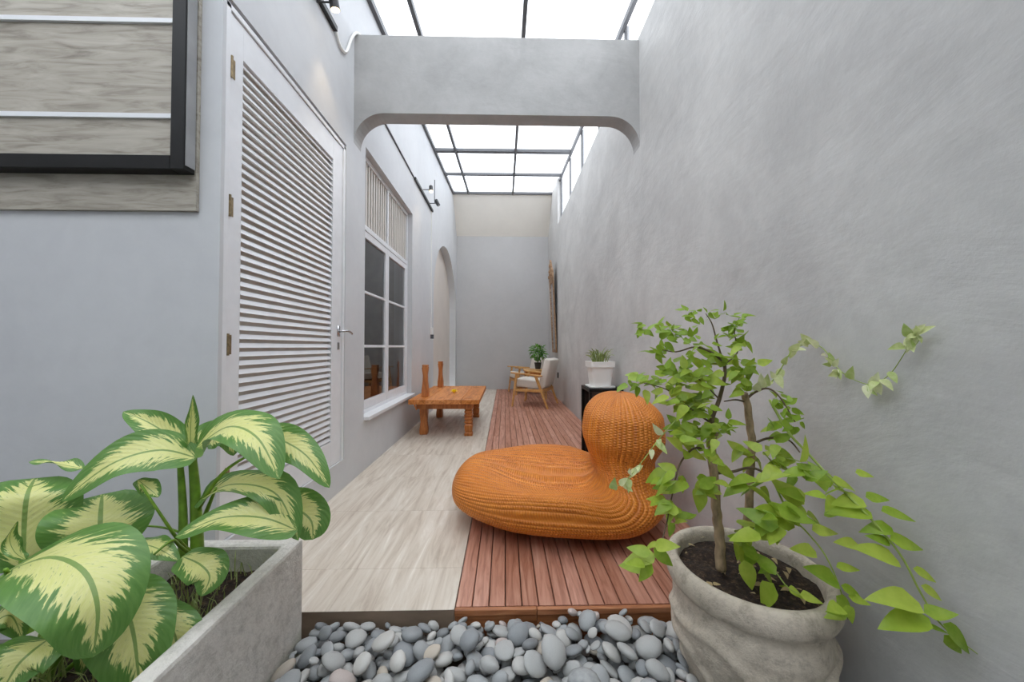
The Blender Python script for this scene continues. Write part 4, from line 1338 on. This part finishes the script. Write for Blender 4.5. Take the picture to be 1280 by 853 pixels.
branch([(906, 455, 1.18), (922, 440, 1.2), (918, 415, 1.2), (924, 398, 1.2)], 0.003, 0.001)
branch([(934, 498, 1.21), (945, 490, 1.2), (960, 486, 1.18), (975, 497, 1.16), (994, 528, 1.12)], 0.005, 0.0018)
branch([(933, 503, 1.21), (920, 500, 1.2), (905, 502, 1.2)], 0.004, 0.002)
branch([(938, 557, 1.22), (960, 548, 1.2), (985, 550, 1.17), (1000, 566, 1.14)], 0.005, 0.002)
branch([(892, 592, 1.18), (915, 590, 1.18), (940, 585, 1.17), (965, 598, 1.14), (987, 622, 1.1)], 0.0055, 0.003)
branch([(892, 570, 1.18), (870, 560, 1.16), (850, 580, 1.13), (840, 620, 1.1), (832, 660, 1.06), (822, 692, 1.03)], 0.004, 0.0012)
branch([(890, 530, 1.18), (862, 510, 1.16), (835, 488, 1.14), (800, 478, 1.12)], 0.004, 0.001)
branch([(900, 500, 1.18), (880, 480, 1.17), (868, 470, 1.16)], 0.003, 0.001)
branch([(965, 598, 1.14), (985, 640, 1.08), (1008, 665, 1.02), (1030, 692, 0.985), (1048, 730, 0.96), (1060, 775, 0.94)], 0.0035, 0.0012, 'branch', 'green_stem')
branch([(962, 500, 1.18), (985, 540, 1.12), (1010, 567, 1.08), (1040, 600, 1.02), (1085, 645, 0.94), (1125, 693, 0.895), (1150, 740, 0.865), (1172, 776, 0.84), (1196, 798, 0.82), (1222, 818, 0.805)], 0.0045, 0.0012, 'branch', 'green_stem')
branch([(928, 700, 1.2), (945, 660, 1.14), (955, 640, 1.1), (985, 628, 1.06)], 0.003, 0.001, 'branch', 'green_stem')
branch([(930, 705, 1.19), (940, 690, 1.12), (965, 710, 1.05), (985, 735, 1.0), (1005, 745, 0.98)], 0.003, 0.0012, 'branch', 'green_stem')

TL = []   # (pixel size, matrix, mesh)
def rnd_leaf(px, py, Y, Lpx, dirpx=None, flat=0.5):
    b_ = atY(px, py, Y)
    L = Lpx * Y / F_PX
    if dirpx is None:
        a = random.uniform(0, 6.28)
        d = Vector((math.cos(a), random.gauss(0, 0.5), math.sin(a) * 0.55 - 0.15)).normalized()
    else:
        d = dirpx
    toc = (CAMV - b_).normalized()
    nrm = toc * random.uniform(0.15, 0.9) + Vector((0, 0, 1)) * random.uniform(0.3, 1.0) + Vector((random.gauss(0, .35), random.gauss(0, .2), 0))
    TL.append((Lpx, leaf_matrix(b_, b_ + d * L, nrm), random.choice(TREE_LEAF)))
clusters = [  # px, py, spread x, spread y, count, leaf length px, Y
    (882, 394, 26, 6, 16, 13, 1.20), (921, 400, 14, 8, 7, 12, 1.20), (812, 413, 16, 9, 14, 14, 1.13), (818, 437, 12, 7, 9, 14, 1.14),
    (850, 420, 20, 10, 16, 15, 1.15), (920, 416, 14, 8, 11, 15, 1.20), (929, 433, 10, 6, 8, 17, 1.2), (800, 478, 20, 9, 14, 19, 1.12),
    (830, 485, 12, 8, 7, 20, 1.14), (833, 461, 10, 8, 6, 14, 1.15), (877, 434, 16, 9, 10, 14, 1.17), (868, 472, 24, 16, 26, 21, 1.16),
    (912, 456, 14, 10, 12, 23, 1.18), (936, 461, 14, 6, 7, 22, 1.19), (847, 503, 12, 8, 10, 22, 1.14), (877, 506, 16, 10, 17, 22, 1.16),
    (926, 483, 10, 8, 6, 20, 1.19), (864, 540, 18, 12, 16, 23, 1.14), (890, 540, 12, 10, 8, 20, 1.16), (868, 564, 14, 8, 8, 25, 1.13),
    (904, 532, 10, 8, 7, 18, 1.18), (973, 497, 8, 5, 6, 14, 1.16), (985, 511, 7, 8, 9, 14, 1.14), (994, 530, 7, 9, 7, 15, 1.12),
    (970, 535, 10, 9, 8, 18, 1.18), (923, 567, 8, 8, 5, 24, 1.18), (956, 564, 16, 10, 10, 25, 1.16), (985, 582, 14, 12, 9, 28, 1.12),
    (945, 606, 14, 12, 6, 36, 1.12), (897, 576, 10, 6, 4, 28, 1.15), (847, 600, 18, 12, 13, 27, 1.11), (878, 602, 10, 10, 6, 30, 1.12),
    (834, 632, 12, 14, 12, 24, 1.08), (848, 650, 8, 8, 4, 22, 1.07), (824, 690, 12, 8, 4, 28, 1.03), (808, 706, 4, 4, 2, 32, 1.0),
    (990, 645, 20, 16, 10, 38, 1.05), (1012, 588, 14, 10, 7, 32, 1.07), (968, 652, 14, 10, 5, 34, 1.08), (935, 672, 14, 12, 8, 36, 1.12),
    (948, 705, 10, 10, 3, 36, 1.08), (975, 722, 14, 10, 4, 34, 1.02), (1040, 612, 12, 10, 5, 30, 1.02), (1056, 768, 8, 10, 3, 30, 0.94), (905, 610, 8, 10, 4, 28, 1.12)]
for (px, py, sx, sy, n_, L, Y) in clusters:
    for _ in range(int(n_ * (1.45 if L < 24 else 1.0))):
        rnd_leaf(px + random.uniform(-1, 1) * sx * 1.05, py + random.uniform(-1, 1) * sy * 1.05, Y + random.gauss(0, 0.035), L * random.uniform(0.75, 1.2))
explicit = [(1117, 639, 1165, 648, .92), (1131, 675, 1180, 682, .90), (1124, 703, 1069, 679, .89), (1113, 680, 1084, 668, .91), (1115, 660, 1077, 660, .92),
            (1082, 622, 1115, 622, .96), (1089, 641, 1036, 637, .95), (1079, 625, 1038, 634, .97), (1141, 711, 1175, 728, .87), (1151, 732, 1182, 752, .86),
            (1149, 754, 1089, 740, .85), (1161, 773, 1098, 780, .84), (1165, 766, 1208, 770, .845), (1161, 783, 1186, 789, .84), (1182, 780, 1227, 821, .81),
            (1180, 794, 1210, 823, .82), (1069, 591, 1095, 594, .99), (1007, 601, 1034, 586, 1.04), (1045, 709, 1076, 711, .96), (1015, 663, 1050, 663, 1.0),
            (1074, 682, 1040, 680, .95), (1048, 728, 1000, 711, .96), (1051, 732, 1079, 747, .95), (1058, 756, 1070, 783, .94), (1020, 690, 985, 688, .99),
            (1060, 745, 1088, 758, .94), (1045, 745, 1072, 770, .95), (930, 700, 942, 742, 1.08), (1000, 743, 1028, 756, .98), (985, 735, 1008, 748, 1.0),
            (1030, 645, 1052, 640, 1.0), (1005, 622, 968, 615, 1.06), (1040, 600, 1075, 610, 1.0), (820, 695, 778, 700, 1.02), (815, 705, 800, 728, 1.0)]
for (ax, ay, bx, by, Y) in explicit:
    a = atY(ax, ay, Y); b_ = atY(bx, by, Y - 0.02 * (1 if bx > ax else -0.5))
    toc = (CAMV - a).normalized()
    nrm = toc * random.uniform(0.5, 0.9) + Vector((0, 0, 1)) * random.uniform(0.4, 0.8) + Vector((random.gauss(0, .2), 0, 0))
    TL.append((math.hypot(bx - ax, by - ay) + 50, leaf_matrix(a, b_, nrm), random.choice((TREE_LEAF[0], TREE_LEAF[1], TREE_LEAF[3]))))
# keep every leaf in front of the wall
def clear_wall(M):
    tip = M @ Vector((1, 0, 0)); bs = M @ Vector((0, 0, 0))
    mx = max(tip.x, bs.x)
    if mx > XR - 0.03:
        return Matrix.Translation((XR - 0.03 - mx, 0, 0)) @ M
    return M
TL.sort(key=lambda q: -q[0])
for q in TL[:300]:
    put_leaf(q[2], clear_wall(q[1]), tree)
rest = MB()
for q in TL[300:]:
    me = q[2]
    rest.add([clear_wall(q[1]) @ v.co for v in me.vertices], [tuple(p.vertices) for p in me.polygons])
if rest.v:
    tag(rest.build('foliage', 'tree_leaf', tree, world=True, smooth=True), kind='stuff')

# variegated creepers
def creeper(label, pts, leaves_at, lpx, onwall):
    pp = [atX(x, y, XR - 0.02) if onwall and x > 1000 else atY(x, y, Y) for (x, y, Y) in pts]
    rt = empty('creeper', pp[0], label=label, cat='vine')
    n_ = len(pp) * 5
    c = catmull(pp, n_)
    MB().tube(c, [0.0022 - 0.0012 * i / n_ for i in range(n_ + 1)], 6).build('stem', 'green_stem', rt, world=True, smooth=True)
    for i in range(n_ + 1):
        t_ = i / n_
        for _ in range(leaves_at(t_)):
            p = c[i]
            a = random.uniform(0, 6.28)
            d = Vector((math.cos(a) * 0.5 - (0.5 if onwall else 0), -0.5 + random.gauss(0, .3), math.sin(a))).normalized()
            L = lpx * random.uniform(0.7, 1.2) * p.y / F_PX
            put_leaf(random.choice(PALE_LEAF), clear_wall(leaf_matrix(p, p + d * L, (CAMV - p).normalized() + Vector((random.gauss(0, .4), 0, random.gauss(.3, .4))))), rt)
creeper('pale variegated creeper arching up and clinging to the right wall', [(938, 492, 1.2), (960, 482, 1.21), (976, 461, 1.21), (992, 437, 1.2), (1014, 430, 1.2), (1030, 437, 1.1), (1044, 457, 1), (1062, 472, 1), (1089, 481, 1), (1111, 469, 1), (1128, 446, 1), (1141, 423, 1), (1150, 418, 1)],
        lambda t_: 2 if (t_ > 0.9 or 0.48 < t_ < 0.55 or 0.66 < t_ < 0.72) else (1 if random.random() < 0.38 else 0), 18, True)
creeper('pale creeper shoot hanging from the tree in front of the wicker chair', [(868, 505, 1.15), (850, 520, 1.12), (824, 549, 1.08), (806, 573, 1.06), (785, 598, 1.04), (766, 612, 1.03)],
        lambda t_: 1 if (t_ > 0.35 and random.random() < 0.65) else 0, 18, False)

# ------------------------------------------------------------------ pebble bed
PB = GZ + 0.05
def pebble_bed():
    X0, X1, Ya, Yb = PX1 + 0.004, XR - 0.005, 0.62, Y0 - 0.006
    res = 0.005
    nx, ny = int((X1 - X0) / res), int((Yb - Ya) / res)
    gx = X0 + (np.arange(nx) + 0.5) * res
    gy = Ya + (np.arange(ny) + 0.5) * res
    H = np.full((ny, nx), PB)
    own = np.full((ny, nx), -1, dtype=int)
    GX, GY = np.meshgrid(gx, gy)
    blocked = (GX - PC.x) ** 2 + (GY - PC.y) ** 2 < 0.185 ** 2
    H[blocked] = 5
    out = []
    Ht = H.copy()
    target = 0.046
    for it in range(2200):
        a = float(np.clip(rng.normal(0.032, 0.009), 0.015, 0.055)); b = a * rng.uniform(0.62, 0.95); c = a * rng.uniform(0.34, 0.6)
        yaw = rng.uniform(0, math.pi)
        best = None
        for tr_ in range(14):
            x = rng.uniform(X0 + b, X1 - b); y = rng.uniform(Ya + b, Yb - b)
            i, j = int((x - X0) / res), int((y - Ya) / res)
            h = H[max(j - 3, 0):j + 4, max(i - 3, 0):i + 4].mean()
            if best is None or h < best[0]:
                best = (h, x, y)
        h, x, y = best
        if h > PB + target: 
            continue
        r_ = int(a / res) + 1
        i, j = int((x - X0) / res), int((y - Ya) / res)
        i0, i1, j0, j1 = max(i - r_, 0), min(i + r_ + 1, nx), max(j - r_, 0), min(j + r_ + 1, ny)
        dx = GX[j0:j1, i0:i1] - x; dy = GY[j0:j1, i0:i1] - y
        u = dx * math.cos(yaw) + dy * math.sin(yaw); v = -dx * math.sin(yaw) + dy * math.cos(yaw)
        q = (u / a) ** 2 + (v / b) ** 2
        ins = q < 1
        hs = H[j0:j1, i0:i1]
        if ins.sum() < 8 or hs[ins].max() > 1: continue
        A = np.stack([dx[ins], dy[ins], np.ones(ins.sum())], 1)
        sol, *_ = np.linalg.lstsq(A, hs[ins], rcond=None)
        sx_, sy_ = np.clip(sol[0], -0.55, 0.55), np.clip(sol[1], -0.55, 0.55)
        sx_ += rng.normal(0, 0.10); sy_ += rng.normal(0, 0.10)
        pln = sx_ * dx + sy_ * dy
        dome = c * np.sqrt(np.clip(1 - q, 0, 1))
        z = np.max((hs - pln + dome)[ins]) - 0.006
        top = z + pln + dome
        upd = ins & (top > hs)
        H[j0:j1, i0:i1][upd] = top[upd]
        own[j0:j1, i0:i1][upd] = len(out)
        out.append((x, y, z, a, b, c, yaw, sx_, sy_))
    cnt = np.bincount(own[own >= 0].ravel(), minlength=len(out))
    return out, cnt
peb, cnt = pebble_bed()
def pebble_mesh(seed):
    bm = bmesh.new()
    bmesh.ops.create_icosphere(bm, subdivisions=2, radius=1.0)
    off = Vector((seed * 7.3, seed * 3.1, seed))
    for v in bm.verts:
        n_ = noise.noise(v.co * 0.9 + off)
        v.co *= 1 + 0.16 * n_
    me = bpy.data.meshes.new('pebble')
    bm.to_mesh(me); bm.free()
    me.materials.append(MATS['pebble'])
    me.polygons.foreach_set('use_smooth', [True] * len(me.polygons))
    return me
PM = [pebble_mesh(i) for i in range(10)]
TONES = [('slate-grey', srgb(130, 136, 140), 0.20), ('mid-grey', srgb(156, 160, 161), 0.26), ('light grey', srgb(180, 181, 178), 0.24), ('pale', srgb(204, 202, 196), 0.16),
         ('dark grey', srgb(108, 113, 117), 0.05), ('beige', srgb(200, 186, 166), 0.05), ('pinkish', srgb(204, 186, 178), 0.04)]
def tone_of(i):
    r_ = ((i * 7919 + 131) % 1009) / 1009.0
    for k_, t_ in enumerate(TONES):
        r_ -= t_[2]
        if r_ < 0: return k_
    return 1
def pebble_matrix(p):
    x, y, z, a, b, c, yaw, sx_, sy_ = p
    n_ = Vector((-sx_, -sy_, 1)).normalized()
    q = Vector((0, 0, 1)).rotation_difference(n_)
    return Matrix.Translation((x, y, z)) @ q.to_matrix().to_4x4() @ Matrix.Rotation(yaw, 4, 'Z') @ Matrix.Diagonal((a, b, c, 1))
order = sorted(range(len(peb)), key=lambda i: -(cnt[i] if peb[i][1] > 1.13 and peb[i][0] < 0.98 else 0))
single = [i for i in order[:300] if peb[i][1] > 1.13 and cnt[i] > 6]
for i in single:
    o = link_obj('pebble', PM[i % len(PM)])
    o.matrix_world = pebble_matrix(peb[i])
    x, y, z, a, b, c = peb[i][:6]
    tn, colr, _ = TONES[tone_of(i)]
    k_ = random.uniform(0.9, 1.1)
    o.color = (colr[0] * k_, colr[1] * k_, colr[2] * k_, 1)
    size = 'large' if a > 0.041 else ('small' if a < 0.026 else 'medium-sized')
    shp = 'flat' if c / a < 0.43 else ('plump' if c / a > 0.54 else 'rounded')
    out_ = 'oval' if b / a < 0.80 else 'round'
    if x < PX1 + 0.10: wh = 'beside the concrete trough'
    elif (x - PC.x) ** 2 + (y - PC.y) ** 2 < 0.33 ** 2: wh = 'beside the stone pot'
    elif y > Y0 - 0.08: wh = 'against the tiled floor edge' if x < DX0 else 'against the deck edge'
    else: wh = 'before the tiled floor' if x < DX0 else 'before the timber deck'
    tag(o, '%s %s %s %s river pebble %s' % (size, shp, out_, tn, wh), 'pebble', 'pebbles in the bed before the deck')
ss_ = set(single)
bed = MB()
for i in range(len(peb)):
    if i in ss_: continue
    M = pebble_matrix(peb[i]); me = PM[i % len(PM)]
    bed.add([M @ v.co for v in me.vertices], [tuple(p.vertices) for p in me.polygons])
bed_o = bed.build('pebble_bed', 'pebble', smooth=True)
bed_o.color = (*srgb(160, 163, 163), 1)
tag(bed_o, 'bed of loose grey river pebbles between trough and stone pot', 'pebbles', kind='stuff')
print('pebbles', len(peb), 'single', len(single), 'tree leaves', len(TL))
